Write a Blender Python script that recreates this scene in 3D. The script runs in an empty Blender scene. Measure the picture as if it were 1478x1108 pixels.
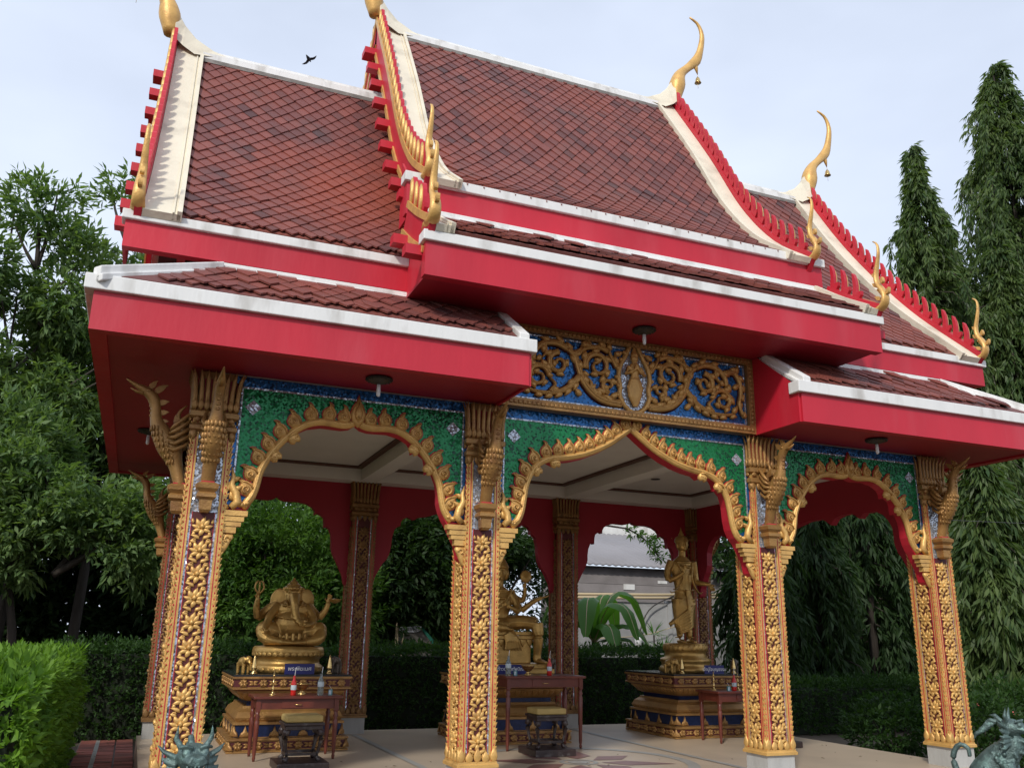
import bpy, math, random
import numpy as np
from mathutils import Vector, Matrix
from mathutils.geometry import tessellate_polygon

S = bpy.context.scene
C = S.collection
R = math.radians
PI = math.pi

# ------------------------------------------------------------------ camera
CAM = np.array([-4.4593, -7.777, 1.2936]); YAW, PITCH, ROLL, FPX = 0.3895, 0.2778, 0.0167, 1270.05
_f = np.array([math.sin(YAW)*math.cos(PITCH), math.cos(YAW)*math.cos(PITCH), math.sin(PITCH)])
_r0 = np.array([math.cos(YAW), -math.sin(YAW), 0.0]); _u0 = np.cross(_r0, _f)
_r = _r0*math.cos(ROLL)+_u0*math.sin(ROLL); _u = -_r0*math.sin(ROLL)+_u0*math.cos(ROLL)
cd = bpy.data.cameras.new('camera'); cam = bpy.data.objects.new('camera', cd); C.objects.link(cam)
cd.sensor_width = 36; cd.lens = 36*FPX/1478; cd.clip_end = 2000; cd.clip_start = 0.05
m = Matrix.Identity(4)
for i in range(3):
    m[i][0], m[i][1], m[i][2], m[i][3] = _r[i], _u[i], -_f[i], CAM[i]
cam.matrix_world = m
S.camera = cam

# ------------------------------------------------------------------ light
SUN_TRAVEL = Vector((0.84, 1.0, -0.95)).normalized()
sl = bpy.data.lights.new('sun', 'SUN'); sl.energy = 2.6; sl.angle = R(5); sl.color = (1.0, 0.955, 0.88)
so = bpy.data.objects.new('sun', sl); C.objects.link(so)
so.rotation_euler = (-SUN_TRAVEL).to_track_quat('Z', 'Y').to_euler()
W = bpy.data.worlds.new('World'); S.world = W; W.use_nodes = True
nt = W.node_tree; nt.nodes.clear()
def N(t, **k):
    n = nt.nodes.new(t)
    for a, b in k.items():
        if a.startswith('i_'): n.inputs[int(a[2:])].default_value = b
        else: setattr(n, a, b)
    return n
sky = N('ShaderNodeTexSky', sky_type='NISHITA', sun_disc=False, sun_elevation=R(36), sun_rotation=R(220), air_density=1.0, dust_density=2.0, ozone_density=1.0)
tc = N('ShaderNodeTexCoord')
mp = N('ShaderNodeMapping'); mp.inputs['Scale'].default_value = (1.0, 1.0, 2.2)
no = N('ShaderNodeTexNoise'); no.inputs['Scale'].default_value = 1.6; no.inputs['Detail'].default_value = 5; no.inputs['Roughness'].default_value = 0.5
cr = N('ShaderNodeMapRange'); cr.inputs[1].default_value = 0.3; cr.inputs[2].default_value = 0.7; cr.inputs[3].default_value = 0.6; cr.inputs[4].default_value = 0.92
mx = N('ShaderNodeMix', data_type='RGBA'); mx.inputs[7].default_value = (9.2, 10.2, 12.2, 1)
bg = N('ShaderNodeBackground'); bg.inputs[1].default_value = 0.1
ou = N('ShaderNodeOutputWorld')
L = nt.links.new
L(tc.outputs['Generated'], mp.inputs[0]); L(mp.outputs[0], no.inputs[0]); L(no.outputs[0], cr.inputs[0])
L(cr.outputs[0], mx.inputs[0]); L(sky.outputs[0], mx.inputs[6]); L(mx.outputs[2], bg.inputs[0]); L(bg.outputs[0], ou.inputs[0])
S.view_settings.view_transform = 'Standard'; S.view_settings.look = 'None'; S.view_settings.exposure = 0.0
S.view_settings.gamma = 1; S.view_settings.use_curve_mapping = False
S.render.engine = 'CYCLES'

# ------------------------------------------------------------------ materials
def mat(name, col, rough=0.6, metal=0.0, vary=0.0, scale=3.0, bump=0.0, bscale=40.0, dirt=None, dirt_amt=0.0, dirt_scale=2.0, island=0.0, spec=0.5, trans=0.0, emit=None, streak=False):
    """procedural surface: base colour, broad tone variation, dirt patches, fine relief, tone change per piece"""
    M = bpy.data.materials.new(name); M.use_nodes = True
    t = M.node_tree; b = t.nodes['Principled BSDF']; ln = t.links.new
    b.inputs['Roughness'].default_value = rough; b.inputs['Metallic'].default_value = metal
    b.inputs['Specular IOR Level'].default_value = spec
    g = t.nodes.new('ShaderNodeNewGeometry')
    rgb = t.nodes.new('ShaderNodeRGB'); rgb.outputs[0].default_value = (*col, 1); out = rgb.outputs[0]
    def noise(sc, det=4):
        n = t.nodes.new('ShaderNodeTexNoise'); n.inputs['Scale'].default_value = sc; n.inputs['Detail'].default_value = det
        if streak:
            mp_ = t.nodes.new('ShaderNodeMapping'); mp_.inputs['Scale'].default_value = (1, 1, 0.25); ln(g.outputs['Position'], mp_.inputs[0]); ln(mp_.outputs[0], n.inputs['Vector'])
        else: ln(g.outputs['Position'], n.inputs['Vector'])
        return n.outputs[0]
    def mul(out, fac_socket, lo, hi):
        r = t.nodes.new('ShaderNodeMapRange'); r.inputs[1].default_value = 0.25; r.inputs[2].default_value = 0.75
        r.inputs[3].default_value = lo; r.inputs[4].default_value = hi; ln(fac_socket, r.inputs[0])
        v = t.nodes.new('ShaderNodeVectorMath'); v.operation = 'SCALE'; ln(out, v.inputs[0]); ln(r.outputs[0], v.inputs[3]); return v.outputs[0]
    if vary: out = mul(out, noise(scale), 1-vary, 1+vary)
    if island:
        o = t.nodes.new('ShaderNodeObjectInfo'); a = t.nodes.new('ShaderNodeMath'); a.operation = 'ADD'
        ln(o.outputs['Random'], a.inputs[0]); ln(g.outputs['Random Per Island'], a.inputs[1])
        fr = t.nodes.new('ShaderNodeMath'); fr.operation = 'FRACT'; ln(a.outputs[0], fr.inputs[0])
        out = mul(out, fr.outputs[0], 1-island, 1+island)
    if dirt:
        r = t.nodes.new('ShaderNodeMapRange'); r.inputs[1].default_value = 0.52; r.inputs[2].default_value = 0.72; r.inputs[4].default_value = dirt_amt
        ln(noise(dirt_scale, 8), r.inputs[0])
        x = t.nodes.new('ShaderNodeMix'); x.data_type = 'RGBA'; ln(r.outputs[0], x.inputs[0]); ln(out, x.inputs[6]); x.inputs[7].default_value = (*dirt, 1); out = x.outputs[2]
    ln(out, b.inputs['Base Color'])
    if bump:
        bp = t.nodes.new('ShaderNodeBump'); bp.inputs['Strength'].default_value = bump; bp.inputs['Distance'].default_value = 0.01
        ln(noise(bscale, 5), bp.inputs['Height']); ln(bp.outputs[0], b.inputs['Normal'])
    if trans: b.inputs['Transmission Weight'].default_value = trans
    return M

def mosaic(name, col, dark, size=0.016, plane='xz', metal=0.4, rough=0.25, jit=0.22, pdark=0.25):
    """glass mosaic: little square tesserae set diagonally, each with its own tone and tilt"""
    M = bpy.data.materials.new(name); M.use_nodes = True
    t = M.node_tree; b = t.nodes['Principled BSDF']; ln = t.links.new
    b.inputs['Roughness'].default_value = rough; b.inputs['Metallic'].default_value = metal
    g = t.nodes.new('ShaderNodeNewGeometry')
    sx = t.nodes.new('ShaderNodeSeparateXYZ'); ln(g.outputs['Position'], sx.inputs[0])
    h = t.nodes.new('ShaderNodeMath'); h.operation = 'ADD'; ln(sx.outputs[0], h.inputs[0]); ln(sx.outputs[1], h.inputs[1])
    a = t.nodes.new('ShaderNodeMath'); a.operation = 'ADD'; ln(h.outputs[0], a.inputs[0]); ln(sx.outputs[2], a.inputs[1])
    d = t.nodes.new('ShaderNodeMath'); d.operation = 'SUBTRACT'; ln(h.outputs[0], d.inputs[0]); ln(sx.outputs[2], d.inputs[1])
    cb = t.nodes.new('ShaderNodeCombineXYZ'); ln(a.outputs[0], cb.inputs[0]); ln(d.outputs[0], cb.inputs[1])
    sc = t.nodes.new('ShaderNodeVectorMath'); sc.operation = 'SCALE'; sc.inputs[3].default_value = 1/(size*1.414); ln(cb.outputs[0], sc.inputs[0])
    fl = t.nodes.new('ShaderNodeVectorMath'); fl.operation = 'FLOOR'; ln(sc.outputs[0], fl.inputs[0])
    wn = t.nodes.new('ShaderNodeTexWhiteNoise'); wn.noise_dimensions = '2D'; ln(fl.outputs[0], wn.inputs['Vector'])
    big = t.nodes.new('ShaderNodeTexNoise'); big.inputs['Scale'].default_value = 5; ln(g.outputs['Position'], big.inputs['Vector'])
    sm = t.nodes.new('ShaderNodeMath'); sm.operation = 'MULTIPLY_ADD'; sm.inputs[1].default_value = 0.9; ln(big.outputs[0], sm.inputs[0]); ln(wn.outputs[0], sm.inputs[2])
    rp = t.nodes.new('ShaderNodeMapRange'); rp.inputs[1].default_value = 0.45+pdark; rp.inputs[2].default_value = 0.55+pdark; ln(sm.outputs[0], rp.inputs[0])
    mixc = t.nodes.new('ShaderNodeMix'); mixc.data_type = 'RGBA'; mixc.inputs[6].default_value = (*dark, 1); mixc.inputs[7].default_value = (*col, 1); ln(rp.outputs[0], mixc.inputs[0])
    ln(mixc.outputs[2], b.inputs['Base Color'])
    cs = t.nodes.new('ShaderNodeVectorMath'); cs.operation = 'SUBTRACT'; cs.inputs[1].default_value = (0.5, 0.5, 0.5); ln(wn.outputs['Color'], cs.inputs[0])
    s2 = t.nodes.new('ShaderNodeVectorMath'); s2.operation = 'SCALE'; s2.inputs[3].default_value = jit*2; ln(cs.outputs[0], s2.inputs[0])
    ad = t.nodes.new('ShaderNodeVectorMath'); ad.operation = 'ADD'; ln(g.outputs['Normal'], ad.inputs[0]); ln(s2.outputs[0], ad.inputs[1])
    nn = t.nodes.new('ShaderNodeVectorMath'); nn.operation = 'NORMALIZE'; ln(ad.outputs[0], nn.inputs[0]); ln(nn.outputs[0], b.inputs['Normal'])
    return M

def leafmat(name, c0, c1, rough=0.58, tl=0.38):
    M = bpy.data.materials.new(name); M.use_nodes = True
    t = M.node_tree; b = t.nodes['Principled BSDF']; ln = t.links.new; o = t.nodes['Material Output']
    g = t.nodes.new('ShaderNodeNewGeometry')
    n = t.nodes.new('ShaderNodeTexNoise'); n.inputs['Scale'].default_value = 0.9; n.inputs['Detail'].default_value = 2; ln(g.outputs['Position'], n.inputs['Vector'])
    ad = t.nodes.new('ShaderNodeMath'); ad.operation = 'MULTIPLY_ADD'; ad.inputs[1].default_value = 0.6; ln(g.outputs['Random Per Island'], ad.inputs[0]); ln(n.outputs[0], ad.inputs[2])
    r = t.nodes.new('ShaderNodeMapRange'); r.inputs[1].default_value = 0.35; r.inputs[2].default_value = 1.15; ln(ad.outputs[0], r.inputs[0])
    x = t.nodes.new('ShaderNodeMix'); x.data_type = 'RGBA'; x.inputs[6].default_value = (*c0, 1); x.inputs[7].default_value = (*c1, 1); ln(r.outputs[0], x.inputs[0])
    ln(x.outputs[2], b.inputs['Base Color']); b.inputs['Roughness'].default_value = rough; b.inputs['Specular IOR Level'].default_value = 0.3
    tr = t.nodes.new('ShaderNodeBsdfTranslucent'); sc = t.nodes.new('ShaderNodeVectorMath'); sc.operation = 'MULTIPLY'; sc.inputs[1].default_value = (1.5, 1.6, 0.6); ln(x.outputs[2], sc.inputs[0]); ln(sc.outputs[0], tr.inputs[0])
    ms = t.nodes.new('ShaderNodeMixShader'); ms.inputs[0].default_value = tl; ln(b.outputs[0], ms.inputs[1]); ln(tr.outputs[0], ms.inputs[2]); ln(ms.outputs[0], o.inputs[0])
    return M

def tilemat():
    M = bpy.data.materials.new('clay_tile'); M.use_nodes = True
    t = M.node_tree; b = t.nodes['Principled BSDF']; ln = t.links.new
    g = t.nodes.new('ShaderNodeNewGeometry'); o = t.nodes.new('ShaderNodeObjectInfo')
    a = t.nodes.new('ShaderNodeMath'); a.operation = 'ADD'; ln(o.outputs['Random'], a.inputs[0]); ln(g.outputs['Random Per Island'], a.inputs[1])
    f = t.nodes.new('ShaderNodeMath'); f.operation = 'FRACT'; ln(a.outputs[0], f.inputs[0])
    rp = t.nodes.new('ShaderNodeValToRGB'); ln(f.outputs[0], rp.inputs[0])
    e = rp.color_ramp.elements
    e[0].position = 0; e[0].color = (0.060, 0.020, 0.019, 1); e[1].position = 1; e[1].color = (0.215, 0.058, 0.042, 1)
    for p, c in ((0.12, (0.125, 0.036, 0.030, 1)), (0.45, (0.160, 0.043, 0.034, 1)), (0.8, (0.190, 0.050, 0.037, 1))):
        q = e.new(p); q.color = c
    # orange patch of newer tiles and grey lichen, both by large noise on the roof itself
    n1 = t.nodes.new('ShaderNodeTexNoise'); n1.inputs['Scale'].default_value = 0.55; n1.inputs['Detail'].default_value = 3; ln(g.outputs['Position'], n1.inputs['Vector'])
    r1 = t.nodes.new('ShaderNodeMapRange'); r1.inputs[1].default_value = 0.5; r1.inputs[2].default_value = 0.68; r1.inputs[4].default_value = 0.75; ln(n1.outputs[0], r1.inputs[0])
    x1 = t.nodes.new('ShaderNodeMix'); x1.data_type = 'RGBA'; x1.inputs[7].default_value = (0.215, 0.048, 0.026, 1); ln(rp.outputs[0], x1.inputs[6]); ln(r1.outputs[0], x1.inputs[0])
    n2 = t.nodes.new('ShaderNodeTexNoise'); n2.inputs['Scale'].default_value = 2.2; n2.inputs['Detail'].default_value = 9; n2.inputs['Roughness'].default_value = 0.65; ln(g.outputs['Position'], n2.inputs['Vector'])
    r2 = t.nodes.new('ShaderNodeMapRange'); r2.inputs[1].default_value = 0.50; r2.inputs[2].default_value = 0.75; r2.inputs[4].default_value = 0.5; ln(n2.outputs[0], r2.inputs[0])
    x2 = t.nodes.new('ShaderNodeMix'); x2.data_type = 'RGBA'; x2.inputs[7].default_value = (0.070, 0.056, 0.054, 1); ln(x1.outputs[2], x2.inputs[6]); ln(r2.outputs[0], x2.inputs[0])
    ds = t.nodes.new('ShaderNodeVectorMath'); ds.operation = 'DISTANCE'; ds.inputs[1].default_value = (-2.75, 0.55, 5.9); ln(g.outputs['Position'], ds.inputs[0])
    dn = t.nodes.new('ShaderNodeMath'); dn.operation = 'MULTIPLY_ADD'; dn.inputs[1].default_value = 1.6; ln(n2.outputs[0], dn.inputs[0]); ln(ds.outputs['Value'], dn.inputs[2])
    r4 = t.nodes.new('ShaderNodeMapRange'); r4.inputs[1].default_value = 2.3; r4.inputs[2].default_value = 1.2; r4.inputs[4].default_value = 0.75; ln(dn.outputs[0], r4.inputs[0])
    x4 = t.nodes.new('ShaderNodeMix'); x4.data_type = 'RGBA'; x4.inputs[7].default_value = (0.26, 0.050, 0.022, 1); ln(x2.outputs[2], x4.inputs[6]); ln(r4.outputs[0], x4.inputs[0])
    ln(x4.outputs[2], b.inputs['Base Color']); b.inputs['Roughness'].default_value = 0.6
    n3 = t.nodes.new('ShaderNodeTexNoise'); n3.inputs['Scale'].default_value = 60; ln(g.outputs['Position'], n3.inputs['Vector'])
    bp = t.nodes.new('ShaderNodeBump'); bp.inputs['Strength'].default_value = 0.4; bp.inputs['Distance'].default_value = 0.004; ln(n3.outputs[0], bp.inputs['Height']); ln(bp.outputs[0], b.inputs['Normal'])
    return M

RED = mat('red_paint', (0.50, 0.012, 0.030), 0.5, vary=0.16, scale=1.1, bump=0.3, bscale=14, dirt=(0.52, 0.07, 0.09), dirt_amt=0.35, dirt_scale=2.6, streak=True)
RELIEFG = mat('relief_ground', (0.085, 0.012, 0.012), 0.6, vary=0.3, scale=9)
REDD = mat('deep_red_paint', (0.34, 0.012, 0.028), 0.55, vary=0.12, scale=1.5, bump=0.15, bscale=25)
WHITE = mat('weathered_white_plaster', (0.74, 0.74, 0.72), 0.7, vary=0.06, scale=4, bump=0.3, bscale=30, dirt=(0.27, 0.24, 0.20), dirt_amt=0.55, dirt_scale=5.5, streak=True)
CREAM = mat('cream_plaster', (0.72, 0.66, 0.52), 0.7, vary=0.06, scale=4, bump=0.3, bscale=30, dirt=(0.36, 0.31, 0.24), dirt_amt=0.5, dirt_scale=3.0)
MORTAR = mat('grey_mortar', (0.17, 0.155, 0.14), 0.9, vary=0.35, scale=9, bump=0.8, bscale=30)
GOLD = mat('gold_paint', (0.68, 0.405, 0.125), 0.42, 0.30, vary=0.16, scale=7, bump=0.35, bscale=70, dirt=(0.34, 0.15, 0.05), dirt_amt=0.45, dirt_scale=9)
GOLDO = mat('shaded_gold_paint', (0.36, 0.195, 0.062), 0.45, 0.4, vary=0.25, scale=6, bump=0.4, bscale=60, dirt=(0.22, 0.09, 0.04), dirt_amt=0.6, dirt_scale=7)  # gold darkened for shade on capitals, swans, panel frame and altars, plus dirt patches
BRONZE = mat('statue_gold', (0.48, 0.29, 0.085), 0.38, 0.65, vary=0.2, scale=8, bump=0.3, bscale=60, dirt=(0.20, 0.11, 0.04), dirt_amt=0.5, dirt_scale=6)
GOLDM = mat('half_shaded_gold_paint', (0.58, 0.325, 0.095), 0.42, 0.35, vary=0.22, scale=8, bump=0.35, bscale=70, dirt=(0.20, 0.09, 0.035), dirt_amt=0.6, dirt_scale=8)  # mid gold: shade under the eaves mixed into the colour, with dirt patches
GOLDD = mat('deep_shaded_gold', (0.27, 0.145, 0.050), 0.5, 0.35, vary=0.25, scale=6, bump=0.4, bscale=60, dirt=(0.09, 0.04, 0.02), dirt_amt=0.6, dirt_scale=7)  # back-row columns: the gold browned to carry the interior shade
NAVYB = mat('dark_blue_band', (0.012, 0.022, 0.075), 0.3, 0.3, vary=0.4, scale=30)
SOFF = mat('shaded_red_soffit', (0.36, 0.013, 0.030), 0.5, vary=0.10, scale=1.3, bump=0.15, bscale=25)  # same red as the fascia, darkened to hold the shade under the eaves
GREEND = mat('verdigris_bronze', (0.10, 0.15, 0.14), 0.5, 0.45, vary=0.4, scale=12, bump=0.7, bscale=70, dirt=(0.22, 0.36, 0.32), dirt_amt=0.7, dirt_scale=14)
TILE = tilemat()
UNDER = mat('roof_underlay', (0.055, 0.03, 0.028), 0.9)
MGREEN = mosaic('green_mosaic', (0.007, 0.18, 0.055), (0.002, 0.045, 0.020), jit=0.16, pdark=0.18)
MBLUE = mosaic('blue_mosaic', (0.015, 0.13, 0.36), (0.006, 0.04, 0.11), jit=0.16, pdark=0.18)
MSILV = mosaic('silver_mosaic', (0.50, 0.54, 0.60), (0.20, 0.21, 0.25), size=0.014, metal=0.6, rough=0.18, jit=0.30, pdark=0.1)
WOOD = mat('red_brown_wood', (0.13, 0.030, 0.018), 0.35, vary=0.25, scale=6, bump=0.15, bscale=30)
DWOOD = mat('black_brown_wood', (0.032, 0.018, 0.016), 0.4, vary=0.3, scale=8, bump=0.2, bscale=40, dirt=(0.25, 0.23, 0.21), dirt_amt=0.35, dirt_scale=18)
BLACK = mat('black_stone', (0.02, 0.022, 0.026), 0.18)
NAVY = mat('navy_board', (0.012, 0.014, 0.13), 0.35)
WHT = mat('white_paint', (0.8, 0.8, 0.8), 0.5)
CEIL = mat('ceiling_paint', (0.70, 0.67, 0.63), 0.8, vary=0.05, scale=2)
BROWN = mat('brown_trim', (0.11, 0.05, 0.035), 0.6)
CONC = mat('concrete_plinth', (0.42, 0.42, 0.40), 0.8, vary=0.15, scale=6, bump=0.5, bscale=40, dirt=(0.2, 0.19, 0.17), dirt_amt=0.4, dirt_scale=6, streak=True)
FLOOR = mat('polished_terrazzo', (0.50, 0.40, 0.29), 0.35, vary=0.10, scale=1.6, dirt=(0.30, 0.24, 0.18), dirt_amt=0.35, dirt_scale=1.2, bump=0.05)
FGREY = mat('grey_terrazzo', (0.36, 0.35, 0.32), 0.35, vary=0.1, scale=3)
FMAR = mat('maroon_terrazzo', (0.23, 0.115, 0.10), 0.35, vary=0.15, scale=3)
BRICK = mat('paving_brick', (0.27, 0.085, 0.06), 0.85, vary=0.2, scale=5, island=0.28, bump=0.5, dirt=(0.10, 0.07, 0.05), dirt_amt=0.5, dirt_scale=3)
SOIL = mat('packed_soil', (0.085, 0.065, 0.045), 0.95, vary=0.3, scale=1.5, bump=0.6, bscale=12)
CUSH = mat('yellow_cushion', (0.42, 0.30, 0.10), 0.7, vary=0.1, scale=12, bump=0.3, bscale=150)
GLASSR = mat('red_drink', (0.55, 0.02, 0.015), 0.12, vary=0.05)
GLASSC = mat('clear_plastic', (0.45, 0.52, 0.50), 0.08, trans=0.75)
LABELW = mat('pale_label', (0.50, 0.58, 0.62), 0.5)
TEAL = mat('teal_box', (0.08, 0.25, 0.27), 0.4)
BRASS = mat('brass', (0.72, 0.50, 0.20), 0.22, 0.9, vary=0.1, scale=20)
BARK = mat('bark', (0.045, 0.036, 0.029), 0.9, vary=0.35, scale=8, bump=1.0, bscale=25, streak=True)
ZINC = mat('grey_roof_sheet', (0.25, 0.24, 0.25), 0.55, vary=0.12, scale=0.8, dirt=(0.22, 0.20, 0.19), dirt_amt=0.4, dirt_scale=0.9)
BOARD = mat('grey_wall_board', (0.23, 0.21, 0.205), 0.85, vary=0.2, scale=2, island=0.15, bump=0.3, bscale=15)
CWALL = mat('stained_concrete_wall', (0.34, 0.34, 0.335), 0.9, vary=0.3, scale=1.2, bump=0.5, bscale=8, dirt=(0.12, 0.125, 0.12), dirt_amt=0.6, dirt_scale=1.1)
DARK = mat('dark_metal', (0.03, 0.025, 0.02), 0.5)
PIPE = mat('pale_bamboo', (0.45, 0.36, 0.22), 0.7)
CANVAS = mat('tarpaulin', (0.16, 0.145, 0.12), 0.85, vary=0.15, scale=2)
CANVASG = mat('green_tarpaulin', (0.02, 0.17, 0.11), 0.8)
BIRDM = mat('dark_feathers', (0.035, 0.035, 0.045), 0.7, vary=0.3, scale=30)
L_HB = leafmat('bright_hedge_leaf', (0.065, 0.15, 0.020), (0.165, 0.31, 0.035))
L_HD = leafmat('dark_hedge_leaf', (0.020, 0.050, 0.014), (0.045, 0.10, 0.022))
L_A = leafmat('tree_leaf', (0.068, 0.135, 0.055), (0.180, 0.265, 0.095))
L_B = leafmat('bright_tree_leaf', (0.035, 0.095, 0.020), (0.10, 0.19, 0.035))
L_M = leafmat('mast_tree_leaf', (0.042, 0.088, 0.032), (0.125, 0.180, 0.055), rough=0.45)
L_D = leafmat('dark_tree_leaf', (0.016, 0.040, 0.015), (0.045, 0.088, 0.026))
L_BAN = leafmat('banana_leaf', (0.05, 0.14, 0.03), (0.12, 0.27, 0.05), rough=0.35, tl=0.45)
FLOWER = mat('pink_petal', (0.75, 0.18, 0.16), 0.6)

# ------------------------------------------------------------------ mesh building
class MB:
    def __init__(s): s.v = []; s.f = []; s.m = []; s.s = []
    def add(s, vs, fs, m=0, smooth=False, T=None):
        n = len(s.v)
        if T is not None: vs = [tuple(T @ Vector(v)) for v in vs]
        s.v += [tuple(v) for v in vs]; s.f += [tuple(n+i for i in f) for f in fs]; s.m += [m]*len(fs); s.s += [smooth]*len(fs)
        return s
    def box(s, x0, x1, y0, y1, z0, z1, m=0, T=None):
        vs = [(x, y, z) for x in (x0, x1) for y in (y0, y1) for z in (z0, z1)]
        fs = [(0, 1, 3, 2), (4, 6, 7, 5), (0, 4, 5, 1), (2, 3, 7, 6), (0, 2, 6, 4), (1, 5, 7, 3)]
        return s.add(vs, fs, m, False, T)
    def prism(s, poly, F, d0, d1, m=0, back=True):
        """poly in (u,v); F maps (u,v,d) to xyz"""
        n = len(poly); tr = tessellate_polygon([[Vector((p[0], p[1], 0)) for p in poly]])
        vs = [F(p[0], p[1], d1) for p in poly]+[F(p[0], p[1], d0) for p in poly]
        fs = [tuple(t) for t in tr]
        if back: fs += [tuple(n+i for i in reversed(t)) for t in tr]
        fs += [(i, (i+1) % n, n+(i+1) % n, n+i) for i in range(n)]
        return s.add(vs, fs, m)
    def sheet(s, poly, F, d, m=0):
        tr = tessellate_polygon([[Vector((p[0], p[1], 0)) for p in poly]])
        return s.add([F(p[0], p[1], d) for p in poly], [tuple(t) for t in tr], m)
    def pillow(s, poly, F, d0, h, m=0, c=None, k=0.72, smooth=True):
        n = len(poly)
        if c is None: c = (sum(p[0] for p in poly)/n, sum(p[1] for p in poly)/n)
        q = [(c[0]+(p[0]-c[0])*k, c[1]+(p[1]-c[1])*k) for p in poly]
        vs = [F(p[0], p[1], d0) for p in poly]+[F(p[0], p[1], d0+h*0.45) for p in poly]+[F(p[0], p[1], d0+h*0.9) for p in q]+[F(c[0], c[1], d0+h)]
        fs = []
        for i in range(n):
            j = (i+1) % n
            fs += [(i, j, n+j, n+i), (n+i, n+j, 2*n+j, 2*n+i), (2*n+i, 2*n+j, 3*n)]
        return s.add(vs, fs, m, smooth)
    def tube(s, pts, rad, n=8, m=0, ref=(0, 0, 1), cap=True, smooth=True):
        """rad: per point a number or (a along ref side, b)"""
        P = [Vector(p) for p in pts]; k = len(P); vs = []
        ref = Vector(ref)
        for i, p in enumerate(P):
            t = (P[min(i+1, k-1)]-P[max(i-1, 0)])
            if t.length < 1e-9: t = Vector((0, 0, 1))
            t.normalize(); a = t.cross(ref)
            if a.length < 1e-3: a = t.cross(Vector((0.3, 1, 0.1)))
            a.normalize(); b = a.cross(t).normalized()
            r = rad[i] if hasattr(rad, '__len__') else rad
            ra, rb = r if hasattr(r, '__len__') else (r, r)
            for q in range(n):
                w = 2*PI*q/n
                vs.append(p+a*(ra*math.cos(w))+b*(rb*math.sin(w)))
        fs = []
        for i in range(k-1):
            for q in range(n):
                fs.append((i*n+q, i*n+(q+1) % n, (i+1)*n+(q+1) % n, (i+1)*n+q))
        if cap:
            fs.append(tuple(range(n-1, -1, -1))); fs.append(tuple((k-1)*n+q for q in range(n)))
        return s.add(vs, fs, m, smooth)
    def lathe(s, prof, n=16, c=(0, 0, 0), m=0, smooth=True, sq=False, sx=1, sy=1, T=None):
        vs = []; off = PI/4 if sq else 0; k2 = 1.41421 if sq else 1
        if sq: n = 4
        for r, z in prof:
            for q in range(n):
                w = 2*PI*q/n+off
                vs.append((c[0]+r*k2*math.cos(w)*sx, c[1]+r*k2*math.sin(w)*sy, c[2]+z))
        fs = []
        for i in range(len(prof)-1):
            for q in range(n): fs.append((i*n+q, i*n+(q+1) % n, (i+1)*n+(q+1) % n, (i+1)*n+q))
        fs.append(tuple(range(n-1, -1, -1))); k = len(prof); fs.append(tuple((k-1)*n+q for q in range(n)))
        return s.add(vs, fs, m, smooth and not sq, T)
    def ball(s, c, r, m=0, nu=12, nv=8, T=None):
        if not hasattr(r, '__len__'): r = (r, r, r)
        vs = [(0, 0, -1)]+[(math.cos(2*PI*i/nu)*math.cos(a), math.sin(2*PI*i/nu)*math.cos(a), math.sin(a)) for a in [(-PI/2+PI*(j+1)/nv) for j in range(nv-1)] for i in range(nu)]+[(0, 0, 1)]
        vs = [(x*r[0], y*r[1], z*r[2]) for x, y, z in vs]
        if T is not None: vs = [tuple(T @ Vector(v)) for v in vs]
        vs = [(x+c[0], y+c[1], z+c[2]) for x, y, z in vs]
        fs = [(0, 1+(i+1) % nu, 1+i) for i in range(nu)]
        for j in range(nv-2):
            for i in range(nu): fs.append((1+j*nu+i, 1+j*nu+(i+1) % nu, 1+(j+1)*nu+(i+1) % nu, 1+(j+1)*nu+i))
        b = 1+(nv-2)*nu; fs += [(b+i, b+(i+1) % nu, len(vs)-1) for i in range(nu)]
        return s.add(vs, fs, m, True)
    def mesh(s, name, mats):
        me = bpy.data.meshes.new(name); me.from_pydata(s.v, [], s.f)
        for x in (mats if isinstance(mats, (list, tuple)) else [mats]): me.materials.append(x)
        me.polygons.foreach_set('material_index', s.m); me.polygons.foreach_set('use_smooth', s.s); me.update()
        return me
    def build(s, name, mats, parent=None, loc=None, rz=0):
        return place(name, s.mesh(name, mats), parent, loc, rz)

def place(name, me, parent=None, loc=None, rz=0, M=None):
    o = bpy.data.objects.new(name, me); C.objects.link(o)
    if parent: o.parent = parent
    if M is not None: o.matrix_local = M
    else:
        if loc: o.location = loc
        if rz: o.rotation_euler[2] = rz
    return o
def tag(o, label, cat, group=None, kind=None):
    o['label'] = label; o['category'] = cat
    if group: o['group'] = group
    if kind: o['kind'] = kind
    return o
def thing(name, label, cat, loc=(0, 0, 0), rz=0, group=None):
    o = place(name, None, None, loc, rz); return tag(o, label, cat, group)
def struct(o): o['kind'] = 'structure'; return o
def stuff(o): o['kind'] = 'stuff'; return o
def bevel(o, w=0.006, seg=2):
    b = o.modifiers.new('b', 'BEVEL'); b.width = w; b.segments = seg; b.limit_method = 'ANGLE'; return o
def spline(pts, n):
    """Catmull-Rom through pts, n samples equally spaced by length"""
    P = [np.array(p, float) for p in pts]; P = [2*P[0]-P[1]]+P+[2*P[-1]-P[-2]]; out = []
    for i in range(1, len(P)-2):
        for k in range(24):
            t = k/24; a, b, c, d = P[i-1], P[i], P[i+1], P[i+2]
            out.append(0.5*((2*b)+(-a+c)*t+(2*a-5*b+4*c-d)*t*t+(-a+3*b-3*c+d)*t**3))
    out.append(P[-2]); out = np.array(out)
    s = np.concatenate([[0], np.cumsum(np.linalg.norm(np.diff(out, axis=0), axis=1))])
    q = np.linspace(0, s[-1], n)
    return [tuple(np.interp(x, s, out[:, j]) for j in range(out.shape[1])) for x in q]
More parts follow.
